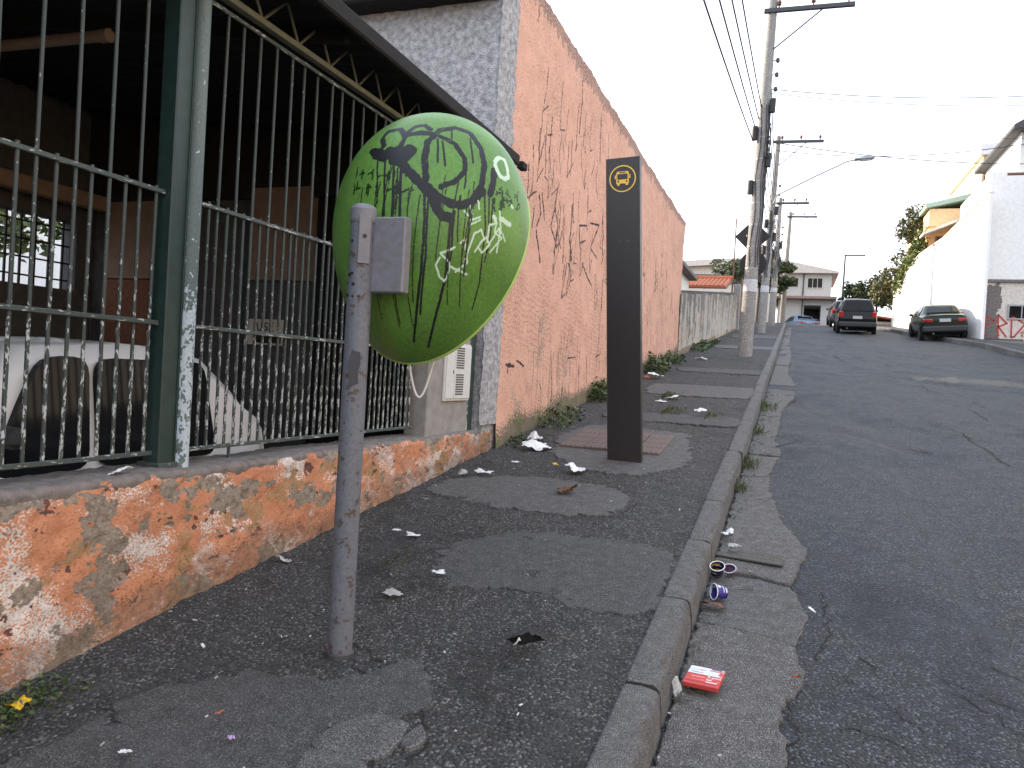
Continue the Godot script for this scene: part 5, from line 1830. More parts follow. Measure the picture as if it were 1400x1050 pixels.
	cable("second cable crossing the street just below the upper one", Vector3(-0.95, 8.95, -20.3), Vector3(13.5, 10.2, -24.0), 0.7, 0.010, "cables across the street")
	cable("third cable crossing the street between upper and lower pairs", Vector3(-0.95, 8.2, -20.3), Vector3(13.5, 9.7, -26.0), 0.6, 0.007, "cables across the street")
	cable("thick lower cable crossing the street from nearest pole", Vector3(-0.95, 7.75, -20.3), Vector3(13.5, 9.4, -27.0), 0.75, 0.013, "cables across the street")
	cable("lowest cable crossing the street from second pole", Vector3(-1.1, 11.3, -33.3), Vector3(13.5, 13.2, -36.0), 0.9, 0.018, "cables across the street")
func car(label: String, xf: Transform3D, W: float, H: float, L: float, paint: Material, sedan: bool, up: float, group: String, lamp_y := 0.0, belt := 0.0, tail := 1.0) -> void:
	var t := thing("parked_car", label, "car", xf.origin, group)
	t.transform = xf
	# stations: distance from the tail, underside, belt, top, half width factor, top half width factor
	var st: Array
	if sedan:
		st = [[0.0, 0.42, 0.72, 0.80, 0.86, 0.80], [0.05, 0.30, 0.86, 0.94, 0.94, 0.84], [0.14, 0.24, 0.92, 1.0, 0.98, 0.84], [0.52, 0.24, 0.93, 1.04, 1.0, 0.80], [0.60, 0.24, 0.93, 1.07, 1.0, 0.76], [1.02, 0.24, 0.94, H - 0.06, 1.0, 0.69], [1.3, 0.24, 0.94, H - 0.01, 1.0, 0.68], [1.9, 0.24, 0.94, H, 1.0, 0.68], [2.45, 0.24, 0.93, H - 0.05, 1.0, 0.68], [3.05, 0.24, 0.92, 0.98, 1.0, 0.78], [3.5, 0.24, 0.84, 0.92, 0.98, 0.8], [L - 0.25, 0.26, 0.72, 0.78, 0.93, 0.8], [L, 0.4, 0.6, 0.65, 0.82, 0.75]]
	else:
		st = [[0.0, 0.42, 0.66, 0.72, 0.88, 0.84], [0.04, 0.30, 0.84, 0.92, 0.95, 0.86], [0.10, 0.24, 0.93, 1.02, 0.98, 0.82], [0.24, 0.24, 0.95, lerpf(1.02, H - 0.07, 0.44), 1.0, 0.76], [0.42, 0.24, 0.95, H - 0.07, 1.0, 0.70], [0.60, 0.24, 0.95, H - 0.01, 1.0, 0.69], [1.3, 0.24, 0.95, H, 1.0, 0.69], [2.0, 0.24, 0.94, H - 0.05, 1.0, 0.68], [2.7, 0.24, 0.93, 1.0, 1.0, 0.76], [3.1, 0.24, 0.86, 0.93, 0.98, 0.8], [L - 0.2, 0.26, 0.74, 0.80, 0.93, 0.8], [L, 0.4, 0.6, 0.66, 0.84, 0.75]]
	for s in st:
		s[2] -= belt if s[3] > 1.1 else 0.0
		if s[0] < 0.7: s[0] *= tail
	var hw := W * 0.5
	var p := PackedVector3Array()
	var uv := PackedVector2Array()
	var cols := 0
	for s in st:
		var w: float = hw * s[4]
		var wt: float = hw * minf(0.93, s[5] * up)
		var half := [Vector2(0, s[1]), Vector2(w * 0.82, s[1]), Vector2(w * 0.97, s[1] + 0.1), Vector2(w, lerpf(s[1], s[2], 0.55)), Vector2(w * 0.975, s[2] - 0.02), Vector2(w * 0.95, s[2] + 0.015), Vector2(lerpf(w * 0.94, wt, 0.8), lerpf(s[2], s[3], 0.82)), Vector2(wt * 0.93, s[3] - 0.012), Vector2(wt * 0.7, s[3]), Vector2(0, s[3] + 0.012)]
		var ring := []
		for k in half.size(): ring.append(half[k])
		for k in range(half.size() - 2, -1, -1): ring.append(Vector2(-half[k].x, half[k].y))
		cols = ring.size()
		for q in ring:
			p.append(Vector3(q.x, q.y, -s[0]))
			uv.append(Vector2(q.x, s[0]))
	var body := MB.new()
	body.sheet(p, cols, uv)
	# close tail and nose
	for e in 2:
		var r0: int = 0 if e == 0 else (st.size() - 1) * cols
		var c := Vector3(0, 0.6, p[r0].z)
		for k in cols - 1:
			if e == 0: body.tri(c, p[r0 + k], p[r0 + k + 1])
			else: body.tri(c, p[r0 + k + 1], p[r0 + k])
	part(body, "body", paint, t)
	var glass := func(a: Vector3, b: Vector3, c: Vector3, d: Vector3, called: String):
		var mb := MB.new()
		var n := (c - a).cross(d - b).normalized() * 0.014
		mb.quad(a + n, b + n, c + n, d + n)
		for q in [[a, b], [b, c], [c, d], [d, a]]: mb.quad(q[0] - n * 1.5, q[1] - n * 1.5, q[1] + n, q[0] + n)
		return part(mb, called, M.glass_dark, t)
	var z0 := 0.60 if sedan else 0.115 * tail
	var y0 := 1.075 if sedan else 1.05
	var z1 := 1.0 if sedan else 0.40 * tail
	var y1 := H - 0.085
	var wr := hw * (0.70 if sedan else 0.74)
	var rw = glass.call(Vector3(-wr, y0 + 0.02, -z0), Vector3(wr, y0 + 0.02, -z0), Vector3(wr * 0.82, y1, -z1), Vector3(-wr * 0.82, y1, -z1), "rear_window")
	if not sedan:
		var wp := MB.new()
		wp.tube([Vector3(0, y0 + 0.06, -z0 + 0.02), Vector3(0.18, y0 + 0.13, -z0 - 0.02)], [0.008], 5)
		part(wp, "wiper", M.black, rw)
	for sx in [-1.0, 1.0]:
		var rows := [[1.12, 1.62], [1.68, 2.5]] if sedan else [[0.36 + 0.16 * tail, 1.02], [1.1, 1.62], [1.68, 2.3]]
		for r in rows:
			var a := Vector3(hw * 0.955 * sx, 0.98, -r[0])
			var b := Vector3(hw * 0.955 * sx, 0.98, -r[1])
			var tb: float = r[1] - (0.0 if r[1] < 2.2 else 0.32)
			var ta: float = r[0] + (0.12 if r == rows[0] else 0.0)
			var c := Vector3(hw * minf(0.9, 0.73 * up) * sx, H - 0.10, -tb)
			var d := Vector3(hw * minf(0.9, 0.73 * up) * sx, H - 0.10, -ta)
			a.y -= belt; b.y -= belt
			var sw := MB.new()
			var cn := [a, b, c, d] if sx > 0 else [b, a, d, c]
			var nn: Vector3 = (cn[2] - cn[0]).cross(cn[3] - cn[1]).normalized() * 0.016
			var ol := []
			for k in 4:      # rounded corners
				var o0: Vector3 = cn[k]
				var pr: Vector3 = o0.move_toward(cn[(k + 3) % 4], 0.11)
				var ne: Vector3 = o0.move_toward(cn[(k + 1) % 4], 0.11)
				for q in 5: ol.append(pr.lerp(o0, q / 4.0).lerp(o0.lerp(ne, q / 4.0), q / 4.0) + nn)
			var mid: Vector3 = (a + b + c + d) * 0.25 + nn
			for k in ol.size():
				sw.tri(mid, ol[k], ol[(k + 1) % ol.size()])
				sw.quad(ol[k] - nn * 2.5, ol[(k + 1) % ol.size()] - nn * 2.5, ol[(k + 1) % ol.size()], ol[k])
			part(sw, "side_window", M.glass_dark, t)
		var tl := MB.new()
		if sedan: tl.box(Transform3D(Basis(Vector3(0, 1, 0), 0.25 * sx), Vector3(hw * 0.74 * sx, 0.80, -0.035)), Vector3(0.36, 0.13, 0.08), 0.02)
		else: tl.box(Transform3D(Basis(Vector3(0, 1, 0), 0.4 * sx), Vector3(hw * 0.83 * sx, 0.90 + lamp_y, -0.07)), Vector3(0.20, 0.28, 0.12), 0.03)
		part(tl, "tail_light", M.red_lamp, t)
		var mi := MB.new()
		mi.bx(Vector3((hw + 0.07) * sx, 0.98, -(2.5 if sedan else 2.25)), Vector3(0.16, 0.11, 0.09), 0.03)
		part(mi, "wing_mirror", M.bumper, t)
		for wz in [0.66, L - 0.75]:
			var x := Transform3D(Basis(Vector3(0, 0, 1), -PI / 2 * sx), Vector3((hw - 0.16) * sx, 0.29, -wz))
			var ty := MB.new()
			ty.lathe([Vector2(0.18, 0.0), Vector2(0.27, 0.0), Vector2(0.29, 0.02), Vector2(0.29, 0.15), Vector2(0.27, 0.175), Vector2(0.19, 0.175)], 24, x)
			var wn := part(ty, "wheel", M.rubber, t)
			var ri := MB.new()
			ri.lathe([Vector2(0.2, 0.165), Vector2(0.17, 0.14), Vector2(0.06, 0.15), Vector2(0.0, 0.155)], 18, x)
			part(ri, "rim", M.rim, wn)
			var ah := MB.new()
			ah.lathe([Vector2(0.0, 0.168), Vector2(0.33, 0.168)], 22, x)
			part(ah, "wheel_arch", M.black, t)
	var bp := MB.new()
	bp.bx(Vector3(0, 0.46, 0.0), Vector3(W * 0.95, 0.24, 0.16), 0.05)
	part(bp, "rear_bumper", M.bumper, t)
	var pl := MB.new()
	pl.bx(Vector3(0, 0.80 if sedan else 0.78, 0.02 if sedan else -0.005), Vector3(0.40, 0.13, 0.03), 0.004)
	part(pl, "number_plate", M.plate, t)
	var ex := MB.new()
	ex.tube([Vector3(-hw * 0.5, 0.28, -0.3), Vector3(-hw * 0.5, 0.28, 0.05)], [0.025], 8)
	part(ex, "exhaust", M.rim, t)
	if sedan:
		var sp := MB.new()
		sp.bx(Vector3(0, 1.065, -0.13), Vector3(W * 0.80, 0.035, 0.14), 0.012)
		part(sp, "spoiler", paint, t)
	var hl := MB.new()
	hl.bx(Vector3(0, 0.20, -L * 0.5), Vector3(W * 0.7, 0.1, L * 0.8))
	part(hl, "underbody", M.black, t)
func slope_xf(x: float, z: float, off: float, turn := 0.0, roll := 0.0) -> Transform3D:
	var sl := atan((gy(z - 2.5) - gy(z)) / 2.5)
	return Transform3D(Basis(Vector3(0, 1, 0), turn) * Basis(Vector3(1, 0, 0), sl) * Basis(Vector3(0, 0, 1), roll), gp(x, z, off))
func paint(r: float, g: float, b: float) -> StandardMaterial3D:
	var m := mat(r, g, b, 0.16, 0.0)
	m.metallic_specular = 0.35
	return m
func build_cars() -> void:
	car("black hatchback standing in the street seen from behind", slope_xf(2.72, -38.6, -0.165), 1.68, 1.62, 3.85, paint(0.007, 0.0075, 0.008), false, 1.0, "cars in the street")
	car("dark grey car ahead and left of the black hatchback", slope_xf(2.75, -46.6, -0.165, 0.02), 1.7, 1.5, 3.95, paint(0.06, 0.06, 0.075), false, 1.0, "cars in the street")
	car("dark green sedan parked half on the far pavement", slope_xf(5.68, -34.6, -0.10, 0.0, 0.07), 1.66, 1.40, 4.2, paint(0.010, 0.018, 0.015), true, 1.0, "cars in the street")
	car("pale blue car in front of the stone house garage", Transform3D(Basis(Vector3(0, 1, 0), 0.35), gp(1.0, -59.0, -0.16)), 1.65, 1.42, 3.9, paint(0.2, 0.26, 0.34), true, 1.0, "cars in the street")
	car("white car parked in the yard behind the left bars", Transform3D(Basis(Vector3(0, 1, 0), PI + 0.02), Vector3(-4.60, 0.1, -5.0)), 1.66, 1.50, 3.9, paint(0.72, 0.72, 0.72), false, 1.24, "cars in the yard", -0.3, 0.22, 1.6)
func wbox(mb: MB, x0: float, x1: float, y0: float, y1: float, z0: float, z1: float, off: Vector3, bev := 0.0) -> void:
	mb.bx(Vector3((x0 + x1) * 0.5, (y0 + y1) * 0.5, (z0 + z1) * 0.5) - off, Vector3(absf(x1 - x0), absf(y1 - y0), absf(z1 - z0)), bev)
func bpart(called: String, m: Material, t: Node3D, x0: float, x1: float, y0: float, y1: float, z0: float, z1: float, bev := 0.0) -> MeshInstance3D:
	var mb := MB.new()
	wbox(mb, x0, x1, y0, y1, z0, z1, t.position, bev)
	return part(mb, called, m, t)
func window_at(t: Node3D, x0: float, x1: float, y0: float, y1: float, z: float, frame: Material, bars := 2) -> void:
	# a window in a wall that faces +z
	var fr := MB.new()
	var w := 0.06
	wbox(fr, x0 - w, x1 + w, y1, y1 + w, z - 0.02, z + 0.05, t.position)
	wbox(fr, x0 - w, x1 + w, y0 - w, y0, z - 0.02, z + 0.05, t.position)
	wbox(fr, x0 - w, x0, y0, y1, z - 0.02, z + 0.05, t.position)
	wbox(fr, x1, x1 + w, y0, y1, z - 0.02, z + 0.05, t.position)
	for k in range(1, bars):
		var x := lerpf(x0, x1, float(k) / bars)
		wbox(fr, x - 0.02, x + 0.02, y0, y1, z - 0.02, z + 0.04, t.position)
	var f := part(fr, "window", frame, t)
	var pn := MB.new()
	wbox(pn, x0, x1, y0, y1, z - 0.02, z + 0.012, t.position)
	part(pn, "pane", M.glass_dark, f)
func build_right() -> void:
	# tall white wall rising with the hill, its face towards the street
	var t := thing("white_wall", "tall sunlit white wall with stepped top along the far pavement", "wall", gp(5.9, -40.0))
	var A := Vector2(4.98, -46.3)
	var B := Vector2(6.84, -34.3)
	var d := (B - A).normalized()
	var len := A.distance_to(B)
	var at := func(z): return (z - A.y) / d.y
	var poly := PackedVector2Array([Vector2(0, 4.0), Vector2(0, 7.1), Vector2(at.call(-45.0), 7.35), Vector2(at.call(-44.2), 8.0), Vector2(at.call(-42.3), 8.5), Vector2(at.call(-39.1), 8.72), Vector2(at.call(-35.7), 9.35), Vector2(len, 9.6), Vector2(len, 3.0)])
	var bs := Basis(Vector3(d.x, 0, d.y), Vector3.UP, Vector3(d.x, 0, d.y).cross(Vector3.UP))
	var mb := MB.new()
	mb.prism(poly, 0.12, Transform3D(bs, Vector3(A.x, 0, A.y) - t.position + Vector3(0.06, 0, 0)))
	part(mb, "wall_body", M.white_wall, t)
	var cp := MB.new()
	for k in range(1, 7):
		var a := poly[k]
		var b := poly[k + 1]
		var pa := Vector3(A.x + d.x * a.x + 0.06, a.y + 0.03, A.y + d.y * a.x) - t.position
		var pb := Vector3(A.x + d.x * b.x + 0.06, b.y + 0.03, A.y + d.y * b.x) - t.position
		cp.box(Transform3D(Basis.looking_at(pb - pa, Vector3.UP), (pa + pb) * 0.5), Vector3(0.2, 0.07, pa.distance_to(pb)), 0.01)
	part(cp, "coping", M.off_white, t)
	var hf := MB.new()      # patches of lost plaster
	for q in [[2.2, 5.6, 0.6, 1.3], [5.2, 5.5, 0.9, 0.5], [2.6, 7.0, 0.4, 0.6]]:
		var pl := jagged([Vector2(q[0], q[1]), Vector2(q[0] + q[2], q[1] + 0.1), Vector2(q[0] + q[2] * 0.8, q[1] + q[3]), Vector2(q[0] + 0.1, q[1] + q[3] * 0.9)], 0.25, 600 + int(q[0] * 9), 0.12)
		hf.prism(pl, 0.01, Transform3D(bs, Vector3(A.x, 0, A.y) - t.position + bs.z * 0.06 + Vector3(0.06, 0, 0)))
	part(hf, "bare_plaster", M.off_white, t)
	# corner building behind the pavement, facing down the street
	var c := thing("corner_house", "off white corner house with red graffiti at street level", "house", gp(9.0, -35.2))
	bpart("lower_storey", M.off_white, c, 6.98, 15.0, 3.2, 6.22, -41.0, -35.0)
	bpart("ledge", M.cap, c, 6.93, 15.0, 6.22, 6.34, -41.0, -34.9, 0.01)
	bpart("upper_storey", M.white_wall, c, 7.02, 15.0, 6.34, 10.6, -41.0, -35.06)
	bpart("top_storey", M.white_wall, c, 7.95, 15.0, 10.6, 12.2, -41.0, -35.1)
	var rf := MB.new()
	rf.prism(PackedVector2Array([Vector2(7.55, 12.15), Vector2(7.55, 12.28), Vector2(11.5, 14.6), Vector2(15.4, 12.3), Vector2(15.4, 12.15)]), 6.9, Transform3D(Basis.IDENTITY, Vector3(0, 0, -37.9) - c.position))
	part(rf, "roof", M.dim_grey, c)
	window_at(c, 7.9, 8.75, 4.83, 5.3, -35.0, M.galv, 2)
	window_at(c, 9.6, 10.6, 7.6, 8.8, -35.06, M.brown_paint, 2)
	window_at(c, 12.0, 13.0, 7.6, 8.8, -35.06, M.brown_paint, 2)
	var pk := MB.new()
	pk.prism(jagged([Vector2(7.0, 3.95), Vector2(7.62, 4.0), Vector2(7.5, 4.9), Vector2(7.66, 5.6), Vector2(7.55, 6.15), Vector2(7.05, 6.15)], 0.16, 610, 0.07), 0.01, Transform3D(Basis.IDENTITY, Vector3(0, 0, -34.997) - c.position))
	part(pk, "peeled_plaster", M.cap, c)
	for s in [[6.99, 4.95, 7.33, 4.72, 6.99, 4.45], [7.02, 4.95, 7.02, 4.15], [7.5, 4.08, 7.47, 4.95, 7.78, 4.62, 7.5, 4.48, 7.78, 4.1], [7.95, 4.08, 7.93, 4.9, 8.4, 4.62, 8.05, 4.1, 7.95, 4.08], [8.5, 4.9, 8.62, 4.6, 8.85, 4.9], [8.62, 4.6, 8.62, 4.3], [8.25, 4.25, 8.4, 4.35, 8.3, 4.15, 8.45, 4.12], [8.52, 4.3, 8.52, 4.12, 8.62, 4.2]]:
		var g := MB.new()
		for k in range(0, s.size() - 2, 2):
			var a := Vector3(s[k] + 0.07, s[k + 1], -34.984) - c.position
			var b := Vector3(s[k + 2] + 0.07, s[k + 3], -34.984) - c.position
			var n := (b - a).normalized()
			var w := Vector3(-n.y, n.x, 0) * (0.028 if s[0] < 8.2 or s[0] == 8.5 else 0.014)
			g.quad(a - w - n * 0.02, b - w + n * 0.02, b + w + n * 0.02, a + w - n * 0.02)
		part(g, "red_lettering", M.red_paint, c)
	# yellow house up the hill
	var y := thing("yellow_house", "tall yellow house with white cornice above the white wall", "house", gp(10.0, -42.0))
	bpart("storeys", M.cream, y, 8.0, 15.0, 4.0, 13.2, -50.0, -42.0)
	bpart("cornice", M.white_wall, y, 7.85, 15.1, 13.2, 13.75, -50.1, -41.85, 0.02)
	bpart("band", M.white_wall, y, 7.95, 15.0, 11.2, 11.4, -50.0, -41.95)
	window_at(y, 8.15, 8.5, 11.55, 12.75, -42.0, M.brown_paint, 1)
	for k in 4: bpart("board_joint", M.beige, y, 8.6, 15.0, 11.65 + k * 0.38, 11.68 + k * 0.38, -42.0, -41.985)
	var o := thing("orange_house", "low orange house with green roof edge behind the white wall", "house", gp(7.0, -42.5))
	bpart("wall", M.orange_house, o, 5.95, 7.98, 4.0, 9.9, -50.0, -42.3)
	bpart("parapet", M.cream, o, 5.9, 7.98, 9.9, 10.75, -50.0, -42.25)
	var gr := MB.new()
	gr.prism(PackedVector2Array([Vector2(5.7, 10.75), Vector2(5.7, 10.95), Vector2(7.98, 11.5), Vector2(7.98, 11.25)]), 8.0, Transform3D(Basis.IDENTITY, Vector3(0, 0, -46.0) - o.position))
	part(gr, "green_roof", M.green_roof, o)
	var lt := MB.new()
	lt.prism(PackedVector2Array([Vector2(5.55, 9.3), Vector2(5.55, 9.42), Vector2(7.9, 10.45), Vector2(7.9, 10.3)]), 1.2, Transform3D(Basis.IDENTITY, Vector3(0, 0, -41.8) - o.position))
	part(lt, "lean_to_roof", M.off_white, o)
	window_at(o, 6.3, 6.65, 8.7, 9.35, -42.3, M.brown_paint, 1)
	var pr := thing("slender_pole", "weathered pole with cable cluster beside the corner house", "utility pole", gp(8.2, -33.8))
	var pm := MB.new()
	pm.tube([Vector3(0.1, -0.2, 0), Vector3(0, 4.0, 0), Vector3(-0.02, 7.0, 0)], [0.13, 0.11, 0.09], 12)
	part(pm, "shaft", M.upole, pr)
	var pa := MB.new()
	pa.bx(Vector3(0.0, 6.3, 0.1), Vector3(1.9, 0.09, 0.09), 0.01)
	part(pa, "crossarm", M.brown_paint, pr)
	var pc := MB.new()
	pc.tube([Vector3(0, 6.1, 0.1), Vector3(0.05, 3.4, 0.16), Vector3(0.35, 2.2, 0.1)], [0.03], 6)
	pc.tube([Vector3(-0.3, 6.2, 0.1), Vector3(0.1, 4.4, 0.16), Vector3(0.12, 3.0, 0.16)], [0.02], 6)
	part(pc, "cable_bundle", M.wire, pr)
func build_opposite() -> void:
	# houses across the street beside the viewer: their sunny fronts light the pink wall and show in the glass
	var t := thing("opposite_house", "row of pale houses across the street beside the viewer", "house", gp(12.0, -6.0))
	bpart("front", M.off_white, t, 10.2, 17.0, -3.0, 6.6, -22.0, -6.0)
	bpart("front", M.cream, t, 10.0, 17.0, -3.0, 5.6, -6.0, 12.0)
	bpart("roof_slab", M.concrete_dark, t, 9.9, 17.2, 6.6, 6.75, -22.2, -5.8)
	bpart("roof_slab", M.concrete_dark, t, 9.7, 17.2, 5.6, 5.75, -5.9, 12.2)
	for k in 5:
		var z := -19.5 + k * 6.2
		var o := bpart("window", M.brown_paint, t, 9.9, 10.25, gy(z) + 1.2, gy(z) + 2.5, z - 0.7, z + 0.7)
		var mb := MB.new()
		wbox(mb, 9.88, 9.95, gy(z) + 1.26, gy(z) + 2.44, z - 0.63, z + 0.63, t.position)
		part(mb, "pane", M.glass_dark, o)
func build_far() -> void:
	var greens := [Color(0.05, 0.075, 0.025), Color(0.04, 0.06, 0.02), Color(0.085, 0.11, 0.03), Color(0.03, 0.045, 0.02)]
	var bright := [Color(0.10, 0.15, 0.03), Color(0.13, 0.17, 0.035), Color(0.07, 0.10, 0.03), Color(0.16, 0.16, 0.05)]
	# stained wall beyond the pink building
	var w := thing("stained_wall", "rain streaked grey boundary wall beyond the pink building", "wall", gp(-2.6, -27.0))
	var f := noise(71, 0.5, 3)
	var p := PackedVector3Array()
	var uv := PackedVector2Array()
	for r in 13:
		for k in 101:
			var z := -19.2 - 16.2 * k / 100.0
			var top := gy(z) + 1.56 + f.get_noise_2d(z, 0.0) * 0.08
			var y := lerpf(gy(z) - 0.15, top, r / 12.0)
			p.append(Vector3(-2.655 + f.get_noise_2d(z * 2.0, y * 2.0) * 0.03 + 0.014 * (-z - 19.0), y, z) - w.position)
			uv.append(Vector2(k / 100.0, 1.0 - r / 12.0))
	var mb := MB.new()
	mb.sheet(p, 101, uv)
	part(mb, "wall_face", M.stain, w)
	mb = MB.new()
	mb.box(Transform3D(Basis(Vector3(1, 0, 0), atan(S)) * Basis(Vector3(0, 1, 0), -0.012), gp(-2.74, -27.4, 0.8) - w.position), Vector3(0.16, 1.68, 16.0))
	part(mb, "wall_core", M.concrete, w)
	mb = MB.new()
	wbox(mb, -2.6, -2.3, 3.6, 6.05, -36.0, -35.35, w.position, 0.03)
	part(mb, "end_pier", M.pillar_grey, w)
	var g := thing("brown_gate", "rust brown sheet metal gate past the stained wall", "gate", gp(-2.3, -38.5))
	for k in 5:
		mb = MB.new()
		mb.bx(Vector3(0, 0.75 + 0.11 * (2 - k) * 1.0, 2.2 - k * 1.08), Vector3(0.05, 2.1, 1.05), 0.01)
		part(mb, "panel", M.brown_paint, g)
	var h := thing("tiled_house", "low house with red clay tile roof above the stained wall", "house", gp(-4.5, -33.5))
	bpart("wall", M.off_white, h, -7.0, -2.85, 3.4, 5.02, -33.6, -33.4)
	bpart("wall", M.off_white, h, -7.0, -4.7, 5.02, 5.5, -33.6, -33.4)
	bpart("wall", M.off_white, h, -7.0, -2.85, 3.4, 5.5, -37.5, -37.3)
	bpart("wall", M.off_white, h, -7.0, -6.8, 3.4, 5.5, -37.3, -33.6)
	bpart("wall", M.off_white, h, -3.0, -2.85, 3.4, 5.5, -37.3, -33.6)
	var n := 22
	for k in n:          # rows of barrel tiles, one part to each column
		var x := lerpf(-6.6, -2.75, (k + 0.5) / n)
		var a := Vector3(x, 5.62, -32.9) - h.position
		var b := Vector3(x, 6.28, -35.6) - h.position
		mb = MB.new()
		mb.tube([a, b], [0.085], 8)
		part(mb, "roof_tile_row", M.clay, h)
	mb = MB.new()
	mb.box(Transform3D(Basis(Vector3(1, 0, 0), atan2(0.66, 2.7)), Vector3(-4.7, 5.90, -34.25) - h.position), Vector3(4.0, 0.05, 2.85))
	part(mb, "roof_deck", M.brown_paint, h)
	mb = MB.new()
	mb.tube([Vector3(-6.7, 6.34, -35.6) - h.position, Vector3(-2.7, 6.34, -35.6) - h.position], [0.12], 8)
	part(mb, "ridge", M.clay, h)
	var wh := thing("white_cottage", "white gabled house just past the end of pink wall", "house", gp(-5.0, -24.0))
	bpart("wall", M.white_wall, wh, -8.0, -3.75, 2.0, 5.45, -29.0, -23.2)
	mb = MB.new()
	mb.prism(PackedVector2Array([Vector2(-3.45, 5.36), Vector2(-3.45, 5.48), Vector2(-6.0, 7.1), Vector2(-9.0, 5.48), Vector2(-9.0, 5.36)]), 6.2, Transform3D(Basis.IDENTITY, Vector3(0, 0, -26.0) - wh.position))
	part(mb, "roof", M.cap, wh)
	# long house behind, on the sunny side
	var lh := thing("terrace_house", "two storey house set back behind the pink building", "house", gp(-12.5, -36.0))
	bpart("storeys", M.off_white, lh, -16.0, -9.2, 2.0, 9.7, -50.0, -24.0)
	bpart("roof_slab", M.concrete_dark, lh, -16.2, -9.0, 9.7, 9.85, -50.2, -23.8)
	var yb := thing("rear_house", "white house behind the yard seen through its barred window", "house", gp(-23.0, -4.0))
	bpart("storeys", M.white_wall, yb, -27.0, -20.0, -2.0, 8.6, -22.0, 8.0)
	bpart("roof_slab", M.concrete_dark, yb, -27.2, -19.8, 8.6, 8.75, -22.2, 8.2)
	# stone house at the top of the street
	var s := thing("stone_house", "two storey pale stone house at the top of the street", "house", gp(0.7, -62.0))
	bpart("lower_storey", M.stone_house, s, -1.25, 0.62, 4.8, 8.35, -70.0, -62.0)
	bpart("lower_storey", M.stone_house, s, 1.82, 2.55, 4.8, 8.35, -70.0, -62.0)
	bpart("lintel", M.stone_house, s, 0.62, 1.82, 7.95, 8.35, -70.0, -62.0)
	bpart("garage_back", M.dim_grey, s, 0.62, 1.82, 4.8, 7.95, -70.0, -65.0)
	bpart("awning", M.awning, s, -1.5, 2.85, 8.35, 8.55, -70.0, -61.2, 0.02)
	bpart("upper_storey", M.stone_house, s, -1.25, 2.45, 8.55, 10.35, -70.0, -61.9)
	var rf := MB.new()
	rf.prism(PackedVector2Array([Vector2(-1.6, 11.25), Vector2(-1.6, 11.4), Vector2(2.9, 10.42), Vector2(2.9, 10.28), Vector2(2.45, 10.3), Vector2(-1.25, 10.3)]), 8.6, Transform3D(Basis.IDENTITY, Vector3(0, 0, -65.7) - s.position))
	part(rf, "roof", M.off_white, s)
	window_at(s, 0.8, 1.8, 9.25, 9.95, -61.9, M.off_white, 3)
	window_at(s, -0.7, 0.1, 9.3, 9.95, -61.9, M.off_white, 2)
	bpart("downpipe", M.iron, s, 0.45, 0.53, 6.0, 10.5, -61.9, -61.8)
	var l2 := thing("flat_roofed_house", "pale flat roofed house behind the tile roof", "house", gp(-5.0, -60.0))
	bpart("wall", M.off_white, l2, -10.0, -1.7, 5.0, 10.55, -68.0, -60.0)
	var lr := MB.new()
	lr.prism(PackedVector2Array([Vector2(-10.4, 10.3), Vector2(-10.4, 10.75), Vector2(-1.4, 11.25), Vector2(-1.4, 10.85)]), 9.0, Transform3D(Basis.IDENTITY, Vector3(0, 0, -64.0) - l2.position))
	part(lr, "roof", M.off_white, l2)
	bpart("band", M.dim_grey, l2, -10.0, -1.6, 9.2, 9.9, -60.0, -59.9)
	# trees
	var cl := []
	for q in [[-0.9, 2.9, 0], [0.9, 3.3, 0.2], [0.1, 4.4, 0], [1.5, 3.4, -0.2], [-1.4, 3.5, 0.1], [0.5, 2.4, 0.4], [1.6, 2.5, 0], [0.6, 3.9, 0.1], [1.0, 2.0, 0]]: cl.append([Vector3(q[0], q[1], q[2]), Vector3(0.62, 0.36, 0.6)])
	tree("conifer_tree", "dark bushy tree behind the utility poles", gp(-2.2, -50.5), 4.6, cl, 0.11, 420, greens, 1)
	cl = []
	for q in [[-2.2, 3.5, 0.0], [-1.4, 3.3, 0.4], [-1.7, 2.9, 0.2]]: cl.append([Vector3(q[0], q[1], q[2]), Vector3(0.9, 0.5, 0.7)])
	tree("garden_tree", "small tree left of the nearest pole above the tile roof", gp(-1.9, -49.0, -0.2), 3.9, cl, 0.11, 220, greens, 2)
	cl = []
	for q in [[0, 2.3, 0], [-1.1, 1.6, 0.2], [1.0, 1.9, 0.3], [0.3, 3.1, -0.2], [-0.8, 2.6, 0]]: cl.append([Vector3(q[0], q[1], q[2]), Vector3(0.9, 0.75, 0.8)])
	tree("round_tree", "round dark tree at the end of the street right of the cars", gp(5.2, -58.0, 0.25), 3.0, cl, 0.13, 420, greens, 3, "trees beyond the white wall")
	cl = []
	for q in [[0, 2.6, 0], [0.6, 1.8, 0.2], [-0.3, 1.6, 0.1]]: cl.append([Vector3(q[0], q[1], q[2]), Vector3(0.6, 0.7, 0.6)])
	tree("round_tree", "slim pointed tree beside the round dark tree", gp(3.55, -59.0, 0.35), 3.2, cl, 0.12, 320, greens, 4, "trees beyond the white wall")
	cl = []
	for q in [[0, 2.9, 0], [0.5, 3.8, 0], [-0.7, 2.3, 0.2], [0.2, 2.0, 0.2]]: cl.append([Vector3(q[0], q[1], q[2]), Vector3(0.85, 0.8, 0.8)])
	tree("round_tree", "olive brown tree leaning over the white wall end", gp(5.7, -52.5), 4.0, cl, 0.12, 380, [Color(0.12, 0.11, 0.04), Color(0.09, 0.1, 0.03)], 5, "trees beyond the white wall")
	cl = []
